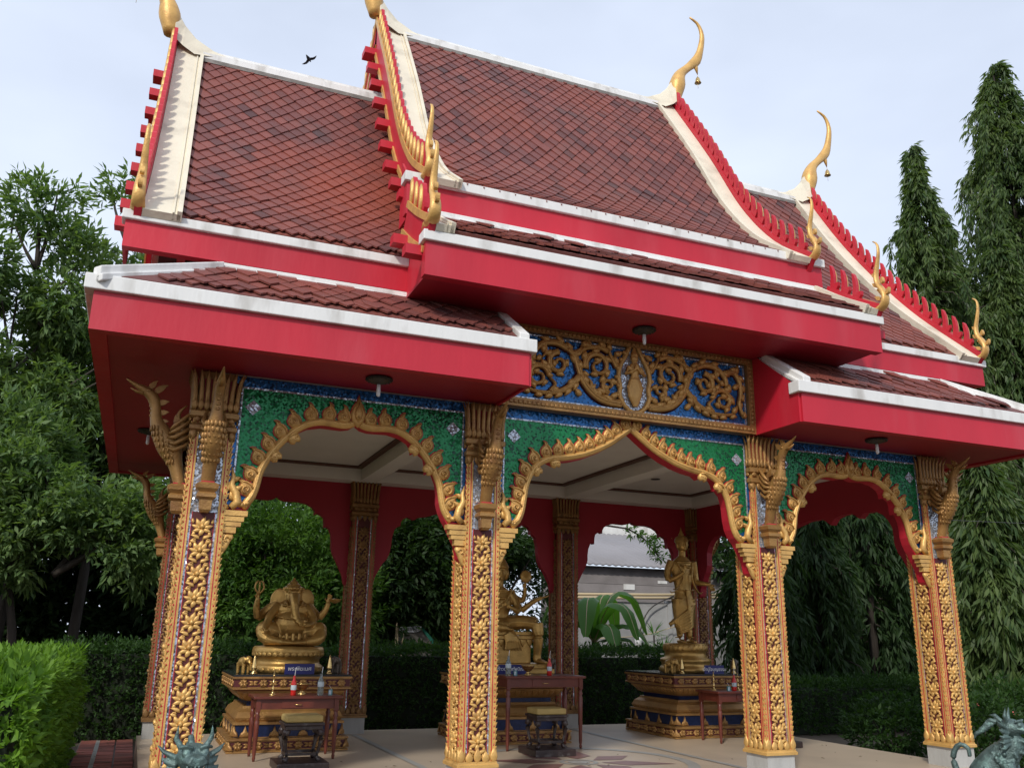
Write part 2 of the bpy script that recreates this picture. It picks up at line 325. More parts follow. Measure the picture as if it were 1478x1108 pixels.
def FXZ(y0): return lambda u, v, d: (u, y0-d, v)          # drawn on a front wall, depth towards the viewer's side (-y)
def leafpoly(x, z, ang, ln, wd, hook=0.0, n=5):
    """pointed leaf outline from its foot (x,z) growing in direction ang"""
    ca, sa = math.cos(ang), math.sin(ang); L_ = []; R_ = []
    for i in range(1, n):
        t = i/n; w = wd*math.sin(PI*t**0.75)*0.5; hx = hook*t*t*ln
        L_.append((t*ln, w+hx)); R_.append((t*ln, -w+hx))
    pl = [(0, 0)]+R_+[(ln, hook*ln*1.3)]+L_[::-1]
    return [(x+a*ca-b*sa, z+a*sa+b*ca) for a, b in pl]

def remeshed(mb, name, mats, voxel, parent=None, loc=None, rz=0, smooth=3):
    """fuse the shapes into one continuous skin"""
    o = mb.build(name+'_src', mats)
    r = o.modifiers.new('r', 'REMESH'); r.mode = 'VOXEL'; r.voxel_size = voxel; r.use_smooth_shade = True
    sm = o.modifiers.new('s', 'SMOOTH'); sm.iterations = smooth; sm.factor = 0.5
    bpy.context.view_layer.update()
    dg = bpy.context.evaluated_depsgraph_get(); me = bpy.data.meshes.new_from_object(o.evaluated_get(dg)); me.name = name
    bpy.data.objects.remove(o)
    me.materials.clear()
    for x in (mats if isinstance(mats, (list, tuple)) else [mats]): me.materials.append(x)
    return place(name, me, parent, loc, rz)

# ================================================================== setting
WB, SB, D = 3.2, 2.4335, 4.77
XC = [-(WB/2+SB), -WB/2, WB/2, WB/2+SB]
RY = D/2
GZ = -0.25
def gridsheet(x0, x1, y0, y1, z, nx, ny, amp=0.0, seed=0):
    rng = random.Random(seed); b = MB()
    vs = [(x0+(x1-x0)*i/nx, y0+(y1-y0)*j/ny, z+rng.uniform(-amp, amp)) for j in range(ny+1) for i in range(nx+1)]
    fs = [(j*(nx+1)+i, j*(nx+1)+i+1, (j+1)*(nx+1)+i+1, (j+1)*(nx+1)+i) for j in range(ny) for i in range(nx)]
    return b.add(vs, fs, 0, True)
struct(gridsheet(-400, 400, -400, 400, GZ-0.03, 60, 60).build('ground', SOIL))

# brick path on the left of the pavilion
path = struct(MB().box(-4.95, -4.27, -2.5, 7.0, GZ-0.028, GZ-0.012).build('brick_path', MORTAR))
bm_ = MB().box(-0.105, 0.105, -0.05, 0.05, -0.012, 0.012).mesh('brick', BRICK)
gm_ = MB().box(-0.025, 0.025, -0.24, 0.24, -0.012, 0.012).mesh('grey_strip', FGREY)
rng = random.Random(3)
for j in range(78):
    y = -1.2+j*0.106
    if y > 6.95: break
    for i, x in enumerate((-4.83, -4.60, -4.37)):
        if rng.random() < 0.98: place('brick', bm_, path, (x+(0.0 if i < 2 else 0.0), y, GZ+rng.uniform(-0.003, 0.003)))
for j in range(16): place('grey_strip', gm_, path, (-4.715, -0.9+j*0.5, GZ+0.003))

# floor slab of the pavilion
sl_ = MB().box(-4.25, 4.25, -0.55, 5.03, GZ-0.05, 0.0).build('pavilion_floor', [FLOOR]); struct(sl_)
ins = MB()
def Fz(z): return lambda u, v, d: (u, v, z+d)
def ring(cx, cy, r0, r1, z, m, n=40):
    vs = []; fs = []
    for i in range(n):
        a = 2*PI*i/n; vs += [(cx+r0*math.cos(a), cy+r0*math.sin(a), z), (cx+r1*math.cos(a), cy+r1*math.sin(a), z)]
    for i in range(n): j = (i+1) % n; fs.append((2*i, 2*i+1, 2*j+1, 2*j))
    ins.add(vs, fs, m)
for cx in (0.12,):
    sc = 1.0
    for k in range(8):
        a = PI/8+k*PI/4; r0, rm, r1 = 0.24*sc, 0.52*sc, (1.05 if k % 2 else 0.85)*sc; hw = 0.17*sc
        pt = lambda r, o: (cx+r*math.cos(a)-o*math.sin(a), 1.32+r*math.sin(a)+o*math.cos(a))
        ins.sheet([pt(r0, 0), pt(rm, -hw), pt(r1, 0), pt(rm, hw)], Fz(0.004), 0, 1)
    ring(cx, 1.32, 0.0, 0.12*sc, 0.004, 0); ring(cx, 1.32, 0.16*sc, 0.21*sc, 0.004, 0); ring(cx, 1.32, 1.15*sc, 1.28*sc, 0.004, 0)
for x0, x1, y0, y1 in ((-4.0, 4.0, -0.42, -0.34), (-1.64, -1.56, -0.336, 4.5), (1.56, 1.64, -0.336, 4.5)):
    ins.sheet([(x0, y0), (x1, y0), (x1, y1), (x0, y1)], Fz(0.006), 0, 0)
o = ins.build('floor_inlay', [FGREY, FMAR], sl_); o['label'] = 'maroon and grey star pattern inlaid in the beige floor'

# ================================================================== pavilion
pav = thing('pavilion', 'open red and gold temple pavilion with tiered brown tiled roofs and mosaic arches', 'pavilion')
prof_c = [(0, 9.17), (-0.86, 7.83), (-1.5, 6.74), (-2.1, 6.0), (-2.74, 5.50)]
prof_s = [(0, 8.10), (-0.62, 7.10), (-1.26, 6.22), (-1.9, 5.46), (-2.76, 4.62)]
prof_kc = [(-2.75, 5.12), (-3.12, 4.86), (-3.5, 4.63)]
prof_ks = [(-2.72, 4.27), (-3.05, 4.02), (-3.36, 3.80)]
def slab(b, prof, x0, x1, d0, d1, m=0, sides=(1, -1), n=24, t0=0.0, t1=1.0):
    P = spline(prof, n); k0, k1 = int(t0*(n-1)), int(t1*(n-1))
    for sg in sides:
        a0 = []; a1 = []
        for i, (u, z) in enumerate(P):
            p, q = P[max(i-1, 0)], P[min(i+1, n-1)]; tu, tz = q[0]-p[0], q[1]-p[1]; l = math.hypot(tu, tz); nu, nz = tz/l, -tu/l   # upward normal
            if nz < 0: nu, nz = -nu, -nz
            if i == 0 and abs(u) < 1e-6: nu, nz = 0.0, 1.0/max(0.3, nz)
            a0.append((u+nu*d0, z+nz*d0)); a1.append((u+nu*d1, z+nz*d1))
        vs = []; fs = []
        for i in range(k0, k1+1):
            for x in (x0, x1):
                vs.append((x, RY+sg*a0[i][0], a0[i][1])); vs.append((x, RY+sg*a1[i][0], a1[i][1]))
        K = k1-k0+1
        for i in range(K-1):
            o_ = i*4; q = o_+4
            fs += [(o_+1, o_+3, q+3, q+1), (o_, q, q+2, o_+2), (o_, o_+1, q+1, q), (o_+2, q+2, q+3, o_+3)]
        fs += [(0, 2, 3, 1), ((K-1)*4, (K-1)*4+1, (K-1)*4+3, (K-1)*4+2)]
        b.add(vs, fs, m)
    return b

# --- tiles -------------------------------------------------------------
TW, TS = 0.172, 0.118
def tile_template():
    w = TW/2-0.004; t = 0.016
    up = [(-w, 0.06), (-w, -TS), (0, -2*TS-0.008), (w, -TS), (w, 0.06)]
    vs = [(a, b, t) for a, b in up]+[(a, b, 0) for a, b in up]
    fs = [(0, 1, 2, 3, 4), (0, 5, 6, 1), (1, 6, 7, 2), (2, 7, 8, 3), (3, 8, 9, 4)]
    return vs, fs
TV, TF = tile_template()
tiles = []
rng = random.Random(11)
def tile_field(prof, x0, x1, sg, jit=0.004, base=0.02):
    P = spline(prof, 60); s = np.concatenate([[0], np.cumsum([math.hypot(P[i+1][0]-P[i][0], P[i+1][1]-P[i][1]) for i in range(59)])])
    U = [p[0] for p in P]; Z = [p[1] for p in P]; Lh = s[-1]; k = 0; q = -0.02
    EDGE = 0.065; stop = Lh-EDGE-2*TS
    qs = []
    while q < stop: qs.append(q); q += TS
    qs.append(stop+0.0)
    for q in qs:
        u, z = np.interp(max(q, 0), s, U), np.interp(max(q, 0), s, Z); e = min(q+2*TS, Lh); u2, z2 = np.interp(e, s, U), np.interp(e, s, Z)
        dv = Vector((0, sg*(u2-u), z2-z)).normalized(); X = Vector((1 if sg > 0 else -1, 0, 0)); Yv = -dv; Nv = X.cross(Yv)
        if Nv.z < 0: Nv = -Nv; X = -X
        x = x0+(TW/2 if k % 2 else 0)
        while x < x1+0.01:
            a = rng.uniform(-0.018, 0.018)*(3.5 if rng.random() < 0.04 else 1); lift = base+rng.uniform(0, jit)*(2.5 if rng.random() < 0.06 else 1)
            Yr = (Yv-Nv*0.085).normalized(); Nr = X.cross(Yr)
            if Nr.z < 0: Nr = -Nr
            Xr = (X*math.cos(a)+Yr*math.sin(a)); Yq = Nr.cross(Xr)
            p = Vector((x, RY+sg*u, z))+Nv*lift-Nr*0.0
            M = Matrix(((Xr.x, Yq.x, Nr.x, p.x), (Xr.y, Yq.y, Nr.y, p.y), (Xr.z, Yq.z, Nr.z, p.z), (0, 0, 0, 1)))
            if x0-0.02 <= x <= x1+0.02 and not (k == 0 and False): tiles.append(M)
            x += TW
        k += 1

def roof_tier(name, prof, segs, xg, tiled):
    """base deck + tiles"""
    for sg in (1, -1): o = slab(MB(), prof, -xg, xg, -0.06, 0.0, 0, sides=(sg,), t1=0.97).build(name, [UNDER], pav)
    for x0, x1 in tiled:
        for sg in (1, -1): tile_field(prof, x0, x1, sg)
    return o
main = roof_tier('upper_roof_deck', prof_c, 0, 2.22, [(-2.0, 2.0)])
for sg in (1, -1):
    for x0, x1 in ((-4.72, -2.0), (2.0, 4.72)): slab(MB(), prof_s, x0, x1, -0.06, 0.0, sides=(sg,), t1=0.97).build('lower_roof_deck', [UNDER], pav)
for x0, x1 in ((-4.42, -2.05), (2.05, 4.42)):
    for sg in (1, -1): tile_field(prof_s, x0, x1, sg)
for sg in (1, -1): slab(MB(), prof_kc, -2.46, 2.46, -0.06, 0.0, n=20, sides=(sg,), t1=0.93).build('upper_skirt_deck', [UNDER], pav)
for sg in (1, -1): tile_field(prof_kc, -2.28, 2.28, sg, 0.014, 0.018)
HIPX = 4.16; EX = 5.02; EY = 0.98
# side skirts: front/back strips are cut back at the hips
def hip_deck():
    for sx in (-1, 1):
        for sy in (1, -1):
            b = MB(); yt, yb = RY+sy*prof_ks[0][0], RY+sy*prof_ks[2][0]; xi = sx*1.48
            vs = [(xi, yt, 4.25), (sx*HIPX, yt, 4.25), (sx*EX, yb, 3.78), (xi, yb, 3.78)]
            b.add(vs+[(x, y, z-0.05) for x, y, z in vs], [(0, 1, 2, 3), (4, 5, 6, 7), (0, 4, 5, 1), (2, 6, 7, 3), (3, 7, 4, 0)], 0)
            b.build('lower_skirt_deck', [UNDER], pav)
        b = MB(); vs = [(sx*HIPX, RY-2.72, 4.25), (sx*HIPX, RY+2.72, 4.25), (sx*EX, RY+3.36, 3.78), (sx*EX, RY-3.36, 3.78)]
        b.add(vs+[(x, y, z-0.05) for x, y, z in vs], [(0, 1, 2, 3), (4, 5, 6, 7)], 0)
        b.build('end_skirt_deck', [UNDER], pav)
hip_deck()
n0 = len(tiles)
# starter course of flat tile under the lowest row
for prof, xs, t0, n in ((prof_c, ((-2.0, 2.0),), 0.93, 60), (prof_s, ((-4.5, -2.0), (2.0, 4.5)), 0.93, 60), (prof_kc, ((-2.3, 2.3),), 0.6, 30), (prof_ks, ((-4.85, -1.62), (1.62, 4.85)), 0.6, 30)):
    for x0, x1 in xs:
        for sg in (1, -1): slab(MB(), prof, x0, x1, -0.03, 0.026, sides=(sg,), n=n, t0=t0, t1=0.995).build('starter_course', [TILE], pav)
for x0, x1 in ((-4.95, -1.62), (1.62, 4.95)):
    for sg in (1, -1):
        k0 = len(tiles); tile_field(prof_ks, x0, x1, sg, 0.016, 0.012)
        keep = []
        for M in tiles[k0:]:
            x = abs(M[0][3]); off = abs(M[1][3]-RY)
            if x < HIPX-0.06+(off-2.72)/0.64*(EX-HIPX)*0.95: keep.append(M)
        tiles[k0:] = keep
# end skirts (run along y)
for sx in (-1, 1):
    for k in range(6):
        s_ = k*TS; t = s_/0.98; x = HIPX+t*(EX-HIPX); z = 4.25+t*(3.78-4.25)
        hw = 2.72+t*0.64-0.1; y = -hw+(TW/2 if k % 2 else 0)
        dv = Vector((sx*(EX-HIPX), 0, -0.47)).normalized(); Yv = -dv; Nv = Vector((0, sx, 0)).cross(Yv)
        if Nv.z < 0: Nv = -Nv
        Yr = (Yv-Nv*0.085).normalized(); Xr = Vector((0, sx, 0)); Nr = Xr.cross(Yr)
        if Nr.z < 0: Nr = -Nr; Xr = -Xr
        while y < hw:
            p = Vector((sx*x, RY+y, z))+Nv*0.014
            tiles.append(Matrix(((Xr.x, Yr.x, Nr.x, p.x), (Xr.y, Yr.y, Nr.y, p.y), (Xr.z, Yr.z, Nr.z, p.z), (0, 0, 0, 1)))); y += TW

def tile_score(M):
    p = np.array([M[0][3], M[1][3], M[2][3]])-CAM; d = np.linalg.norm(p); n = np.array([M[0][2], M[1][2], M[2][2]])
    dep = p@_f
    if dep <= 0: return -1
    px, py = 739+FPX*(p@_r)/dep, 554-FPX*(p@_u)/dep
    if not (0 < px < 1478 and 0 < py < 1108): return -1
    return -(p/d)@n/d**2
tiles.sort(key=tile_score, reverse=True)
tme = MB().add(TV, TF).mesh('roof_tile', TILE)
for M in tiles[:300]: place('roof_tile', tme, pav, M=M)
tv = np.array(TV+[(0, 0, 0)])[:-1]; A = np.array([[list(r) for r in M] for M in tiles[300:]])
allv = np.einsum('kij,nj->kni', A[:, :3, :3], tv)+A[:, None, :3, 3]
mb = MB(); mb.v = [tuple(v) for v in allv.reshape(-1, 3)]; nv = len(TV)
mb.f = [tuple(i+k*nv for i in f) for k in range(len(A)) for f in TF]; mb.m = [0]*len(mb.f); mb.s = [False]*len(mb.f)
stuff(mb.build('roof_tile_field', [TILE], pav))

# --- ridges, verges, bargeboards --------------------------------------
def tooth_poly(h=0.30, w=0.058):
    return [(-0.5*w, -0.07), (-0.5*w, 0.25*h), (-0.38*w, 0.5*h), (-0.62*w, 0.74*h), (-0.75*w, 1.0*h), (-0.30*w, 0.93*h), (0.15*w, 0.74*h), (0.42*w, 0.5*h), (0.5*w, 0.2*h), (1.6*w, 0.22*h), (1.6*w, 0.08*h), (0.5*w, -0.07)]
def tooth_mesh():
    b = MB(); F = lambda u, v, d: (d, u, v)
    b.prism(tooth_poly(), F, 0.0, 0.04, 0)
    b.pillow([(-0.020, 0.0), (0.022, 0.0), (0.020, 0.14), (0.004, 0.22), (-0.034, 0.28), (-0.028, 0.21), (-0.018, 0.14)], F, 0.04, 0.03, 1)
    return b.mesh('barge_tooth', [RED, GOLD])
TOOTH = tooth_mesh()
PURLIN = MB().box(-0.22, 0, -0.06, 0.06, -0.045, 0.045).mesh('purlin_end', RED)
def hook_mesh():
    """tall gilded flame that closes the foot of a bargeboard, drawn in the gable plane (u outwards/down the slope)"""
    b = MB(); F = lambda u, v, d: (d, u, v)
    P = spline([(-0.04, 0.0), (0.05, 0.03), (0.085, 0.12), (0.045, 0.22), (-0.005, 0.30), (-0.015, 0.40), (0.02, 0.52), (0.05, 0.64), (0.045, 0.74), (-0.005, 0.79)], 22)
    b.tube([(0, u, z) for u, z in P], [(0.030*(1-0.75*(i/21)**1.5), 0.058*(1-0.88*(i/21)**0.9)+0.006) for i in range(22)], 10, 0, ref=(1, 0, 0))
    for (u, z, a, l) in ((0.02, 0.10, 2.2, 0.09), (-0.01, 0.26, 2.1, 0.08), (0.10, 0.14, 0.7, 0.08), (0.05, 0.28, 1.0, 0.07), (-0.02, 0.38, 2.0, 0.06)):
        b.prism(leafpoly(u, z, a, l, 0.045, 0.2), F, -0.018, 0.018, 0)
    for k in range(5): b.ball((0, 0.085-0.02*k, 0.10+0.03*k), (0.036, 0.016, 0.014), 0, 6, 4)
    b.tube([(0, -0.24, 0.01), (0, -0.17, 0.06), (0, -0.10, 0.02), (0, -0.02, 0.01)], [0.028, 0.036, 0.038, 0.04], 8, 0)
    return b.mesh('gable_hook', GOLD)
HOOK = hook_mesh()
def chofa_mesh(sx):
    b = MB()
    P = spline([(0.10, 0.18), (0.13, 0.42), (0.20, 0.66), (0.38, 0.86), (0.53, 1.03), (0.62, 1.30), (0.65, 1.54), (0.58, 1.72), (0.43, 1.80)], 26)
    rs = []
    for i in range(26):
        t = i/25; a = 0.060+0.070*math.exp(-((t-0.14)/0.12)**2)+0.022*math.exp(-((t-0.50)/0.08)**2)
        w = 0.050+0.075*math.exp(-((t-0.14)/0.13)**2)
        k = 1 if t < 0.55 else max(0.2, 1-((t-0.55)/0.47)**1.3*0.8)
        rs.append((a*k, w*k))
    b.tube([(sx*p[0], 0, p[1]) for p in P], rs, 12, 0, ref=(0, 1, 0))
    b.tube([(sx*0.48, 0, 0.96), (sx*0.51, 0, 0.86), (sx*0.53, 0, 0.76)], [(0.03, 0.05), (0.025, 0.035), 0.006], 8, 0)
    return b.mesh('ridge_finial', GOLD)
CHOFA = {s: chofa_mesh(s) for s in (-1, 1)}
bb = MB(); bb.lathe([(0.0, 0.0), (0.02, 0.0), (0.035, -0.03), (0.045, -0.08), (0.055, -0.1)], 12); bb.tube([(0, 0, 0.07), (0, 0, 0)], 0.004, 5); bb.tube([(0, 0, -0.08), (0, 0, -0.2)], 0.0025, 4)
BELL = bb.mesh('finial_bell', BRASS)

def gable_end(prof, xg, sx, zr, teeth=True, hook_off=None, purl=9, verge=0.30, t_lo=0.0, flare=True):
    """everything on one gable end: cream verge with raised lips, bargeboard, teeth, hooks, purlin ends, finial"""
    xo = sx*xg
    def xr(a, b_): return (min(sx*a, sx*b_), max(sx*a, sx*b_))
    BG = {}
    for sg in (1, -1):
        b = MB(); x0, x1 = xr(xg-verge, xg); slab(b, prof, x0, x1, 0.0, 0.065, 0, sides=(sg,))
        x0, x1 = xr(xg-verge-0.012, xg-verge+0.028); slab(b, prof, x0, x1, 0.002, 0.095, 0, sides=(sg,))
        x0, x1 = xr(xg-verge+0.05, xg-verge+0.065); slab(b, prof, x0, x1, 0.004, 0.078, 0, sides=(sg,))
        b.build('verge', [CREAM], pav)
        b = MB(); x0, x1 = xr(xg+0.004, xg+0.065); slab(b, prof, x0, x1, -0.20, 0.12, 0, sides=(sg,))
        x0, x1 = xr(xg+0.067, xg+0.085); slab(b, prof, x0, x1, 0.06, 0.125, 1, sides=(sg,)); slab(b, prof, x0, x1, -0.205, -0.15, 1, sides=(sg,))
        BG[sg] = b.build('bargeboard', [RED, GOLD], pav)
    P = spline(prof, 200); ln = sum(math.hypot(P[i+1][0]-P[i][0], P[i+1][1]-P[i][1]) for i in range(199))
    s = np.concatenate([[0], np.cumsum([math.hypot(P[i+1][0]-P[i][0], P[i+1][1]-P[i][1]) for i in range(199)])])
    U = [p[0] for p in P]; Z = [p[1] for p in P]
    for sg in (1, -1):
        if teeth:
            q = 0.16 if t_lo == 0 else 0.08
            while q < ln-0.22:
                u, z = np.interp(q, s, U), np.interp(q, s, Z); u2, z2 = np.interp(q+0.05, s, U), np.interp(q+0.05, s, Z)
                sl = math.atan2(-(z2-z), abs(u2-u)) ; n_u, n_z = math.sin(sl), math.cos(sl)
                # foot on the top edge of the bargeboard; teeth stand nearly upright, leaning out a little
                p = Vector((xo+sx*0.012, RY+sg*(u-n_u*0.10), z+n_z*0.10)); lean = 0.12
                M = Matrix.Translation(p) @ Matrix.Rotation(sg*lean, 4, 'X') @ Matrix.Diagonal((sx, -sg*1.0, 1, 1))
                place('barge_tooth', TOOTH, BG[sg], M=M); q += 0.20
        if hook_off is not None:
            u, z = U[-1], Z[-1]
            M = Matrix.Translation((xo+sx*0.04, RY+sg*(u-0.02+hook_off), z+0.06)) @ Matrix.Diagonal((1, -sg, 1, 1))
            place('gable_hook', HOOK, pav, M=M)
        for i in range(purl if sg == 1 else max(0, purl-3)):
            q = 0.25+(ln-(0.62 if purl > 3 else 0.35))*i/max(1, purl-1); u, z = np.interp(q, s, U), np.interp(q, s, Z)
            M = Matrix.Translation((xo+sx*0.0, RY+sg*(u+0.10), z-0.20)) @ Matrix.Diagonal((-sx*(1.0), 1, 1, 1))
            place('purlin_end', PURLIN, pav, M=M)
    if flare:
        b = MB()
        pts = [(xg-0.80, zr+0.0), (xg-0.42, zr+0.07), (xg-0.2, zr+0.19), (xg-0.06, zr+0.34), (xg+0.05, zr+0.52), (xg+0.1, zr+0.62)]
        F = lambda u, v, d: (sx*u, RY+d, v)
        lo = [(xg+0.02, zr-0.05), (xg-0.55, zr-0.12)]
        n = len(pts); top = pts
        # tapered web, wide at the foot, narrow at the top
        vs = []; fs = []
        for i, (x, z) in enumerate(top):
            w = 0.10-0.07*i/(n-1)
            vs += [(sx*x, RY-w*0.55, z), (sx*x, RY+w*0.55, z)]
        for i, (x, z) in enumerate(top):
            zb = zr-0.12 if i < 3 else zr-0.12+(i-2)*0.08
            xb = x if i < 4 else xg+0.0+0.02*(i-3)
            w = (0.075, 0.13, 0.17, 0.17, 0.15, 0.12)[i]; zb = zb+(0.08, 0.05, 0, 0, 0, 0)[i]
            vs += [(sx*xb, RY-w, zb), (sx*xb, RY+w, zb)]
        for i in range(n-1):
            a, c = 2*i, 2*n+2*i
            fs += [(a, a+1, a+3, a+2), (a, a+2, c+2, c), (a+1, c+1, c+3, a+3)]
        fs += [(0, 2*n, 2*n+1, 1), (2*n-2, 2*n-1, 4*n-1, 4*n-2)]
        b.add(vs, fs, 0, False)
        bevel(b.build('ridge_flare', [CREAM], pav), 0.02, 3)
        f_ = place('ridge_finial', CHOFA[sx], pav, (xo, RY, zr)); place('finial_bell', BELL, f_, (sx*0.53, 0, 0.70))
gable_end(prof_c, 2.30, 1, 9.2, hook_off=0.0); gable_end(prof_c, 2.30, -1, 9.2, hook_off=0.0)
gable_end(prof_s, 4.80, 1, 8.13, hook_off=0.0); gable_end(prof_s, 4.80, -1, 8.13, hook_off=0.0)
# short gable ends of the upper skirt
for sx in (-1, 1): gable_end(prof_kc, 2.46, sx, 5.1, hook_off=0.0, purl=2, verge=0.16, t_lo=1, flare=False)

# ridge caps
for nm, x0, x1, z in (('ridge_cap', -2.0, 2.0, 9.17), ('ridge_cap', -4.5, -2.1, 8.10), ('ridge_cap', 2.1, 4.5, 8.10)):
    b = MB(); F = lambda u, v, d: (d, RY+u, z+v)
    sec = [(-0.135, -0.085), (-0.125, 0.0), (-0.07, 0.03), (-0.06, 0.075), (0.06, 0.075), (0.07, 0.03), (0.125, 0.0), (0.135, -0.085)]
    b.prism(sec, F, x0, x1, 0); b.build(nm, [WHITE], pav)
    b = MB(); b.prism([(-0.155, -0.15), (-0.115, -0.02), (0.115, -0.02), (0.155, -0.15)], F, x0, x1, 0); b.build('ridge_mortar', [MORTAR], pav)

# gable walls
def under(prof, d):
    P = spline(prof, 20); L_ = [(RY+u, z-d) for u, z in P if u > -2.45]; return L_[::-1]+[(2*RY-y, z) for y, z in L_[1:]]
for sx in (-1, 1):
    F = lambda u, v, d: (sx*(2.12+d), u, v)
    MB().prism(under(prof_c, 0.12), F, -0.04, 0.04).build('gable_wall', [RED], pav)
    F = lambda u, v, d: (sx*(4.45+d), u, v)
    MB().prism(under(prof_s, 0.12), F, -0.04, 0.04).build('gable_wall', [RED], pav)

# eaves: white lip, red fascia, recessed band
def eave(x0, x1, off, zt, zm, zb, back=0.10, name='fascia', wy=0.05, ends=0.0):
    for sg in (1, -1):
        y = RY+sg*off; s_ = sg
        a, b_ = sorted((y-s_*0.0, y+s_*0.16)) if sg > 0 else sorted((y, y+s_*0.16))
        lip = MB(); f = MB()
        ya, yb = sorted((y, y-(-1 if sg < 0 else 1)*(-0.0)+s_*(-1)*(-0.0)))
        inn = y-sg*(-1)*0.16 if off > 0 else y+sg*0.16
        y_in = y+ (0.16 if (y < RY) else -0.16); y_f = y+(0.035 if y < RY else -0.035); y_fb = y+(0.035+back if y < RY else -0.035-back)
        lip.box(x0, x1, min(y, y_in), max(y, y_in), zm, zt); bevel(lip.build('eave_lip', [WHITE], pav), 0.008, 2)
        f.box(x0+0.03, x1-0.03, min(y_f, y_fb), max(y_f, y_fb), zb, zm-0.002); f.build(name, [RED], pav)
eave(-2.55, 2.55, -2.715, 5.60, 5.50, 5.16)
eave(-2.56, 2.56, -3.495, 4.635, 4.54, 4.23)
for x0, x1 in ((-4.95, -2.0), (2.0, 4.95)): eave(x0, x1, -2.755, 4.67, 4.585, 4.345)
# curbs on top of skirts
for sg in (1, -1):
    def cb(x0, x1, off, z0, z1, w=0.11):
        y = RY+sg*off; y2 = y-sg*w*(-1)*(-1) if False else (y+w if y < RY else y-w)
        b = MB(); b.box(x0, x1, min(y, y2), max(y, y2), z0, z1); y3 = y-0.03 if y < RY else y+0.03
        b.box(x0, x1, min(y3, y), max(y3, y), z0-0.02, z0+(z1-z0)*0.45)
        bevel(b.build('skirt_curb', [WHITE], pav), 0.01, 2)
    cb(-2.42, 2.42, -2.79, 5.10, 5.20); cb(-4.17, -1.66, -2.74, 4.25, 4.335); cb(1.66, 4.17, -2.74, 4.25, 4.335)
for sx in (-1, 1):
    b = MB(); x0, x1 = sorted((sx*4.17, sx*4.06)); b.box(x0, x1, RY-2.73, RY+2.73, 4.252, 4.33); bevel(b.build('skirt_curb', [WHITE], pav), 0.01, 2)
    # hip caps and inner verge of the lower skirt
    for sg in (1, -1):
        yt, yb = RY-sg*2.74, RY-sg*3.38
        for (xa, xb, za, zb_, w) in ((sx*4.13, sx*5.02, 4.30, 3.85, 0.075), (sx*1.56, sx*1.56, 4.28, 3.84, 0.08)):
            b = MB(); d = Vector((xb-xa, yb-yt, zb_-za)); sd = d.cross(Vector((0, 0, 1))).normalized()*w; dn = Vector((0, 0, 0.10))
            for k, (ww, zz) in enumerate(((1.0, -0.04), (0.62, 0.028))):
                p = [Vector((xa, yt, za))+sd*ww, Vector((xa, yt, za))-sd*ww, Vector((xb, yb, zb_))-sd*ww, Vector((xb, yb, zb_))+sd*ww]
                vs = [q+Vector((0, 0, zz)) for q in p]+[q-dn+Vector((0, 0, 0)) for q in p]
                b.add(vs, [(0, 1, 2, 3), (4, 7, 6, 5), (0, 4, 5, 1), (1, 5, 6, 2), (2, 6, 7, 3), (3, 7, 4, 0)], 0)
            bevel(b.build('hip_cap', [WHITE], pav), 0.01, 2)
# lower skirt eaves: lip + fascia round three sides of each wing
for sx in (-1, 1):
    for sg in (-1, 1):
        y = RY+sg*3.39; yi = y-sg*0.16; yf = y-sg*0.04; yfb = y-sg*0.14
        x0, x1 = sorted((sx*1.44, sx*5.09))
        b = MB(); b.box(x0, x1, min(y, yi), max(y, yi), 3.70, 3.82); bevel(b.build('eave_lip', [WHITE], pav), 0.008)
        x0, x1 = sorted((sx*1.50, sx*5.02))
        MB().box(x0, x1, min(yf, yfb), max(yf, yfb), 3.40, 3.698).build('fascia', [RED], pav)
    x0, x1 = sorted((sx*5.09, sx*4.93)); b = MB(); b.box(x0, x1, RY-3.226, RY+3.226, 3.701, 3.819); bevel(b.build('eave_lip', [WHITE], pav), 0.008)
    x0, x1 = sorted((sx*5.02, sx*4.90)); MB().box(x0, x1, RY-3.245, RY+3.245, 3.401, 3.697).build('fascia', [RED], pav)
    # flat red soffit with the hole over the hall left out (strips)
    x0, x1 = sorted((sx*1.50, sx*4.899)); 
    s_ = MB(); s_.box(x0, x1, RY-3.245, -0.12, 3.42, 3.45); s_.box(x0, x1, D+0.12, RY+3.245, 3.42, 3.45)
    xa, xb = sorted((sx*4.14, sx*4.899)); s_.box(xa, xb, -0.118, D+0.118, 3.421, 3.449)
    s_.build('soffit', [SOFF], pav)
    # inner end wall of the wing's eave box
    F = lambda u, v, d: (sx*(1.485+d), u, v)
    for sg in (1, -1):
        yy = lambda off: RY-sg*off
        poly = [(yy(3.33), 3.40), (yy(3.33), 3.76), (yy(2.72), 4.24), (yy(2.40), 4.24), (yy(2.40), 3.40)]
        MB().prism(poly, F, -0.012, 0.012).build('eave_end_board', [RED], pav)
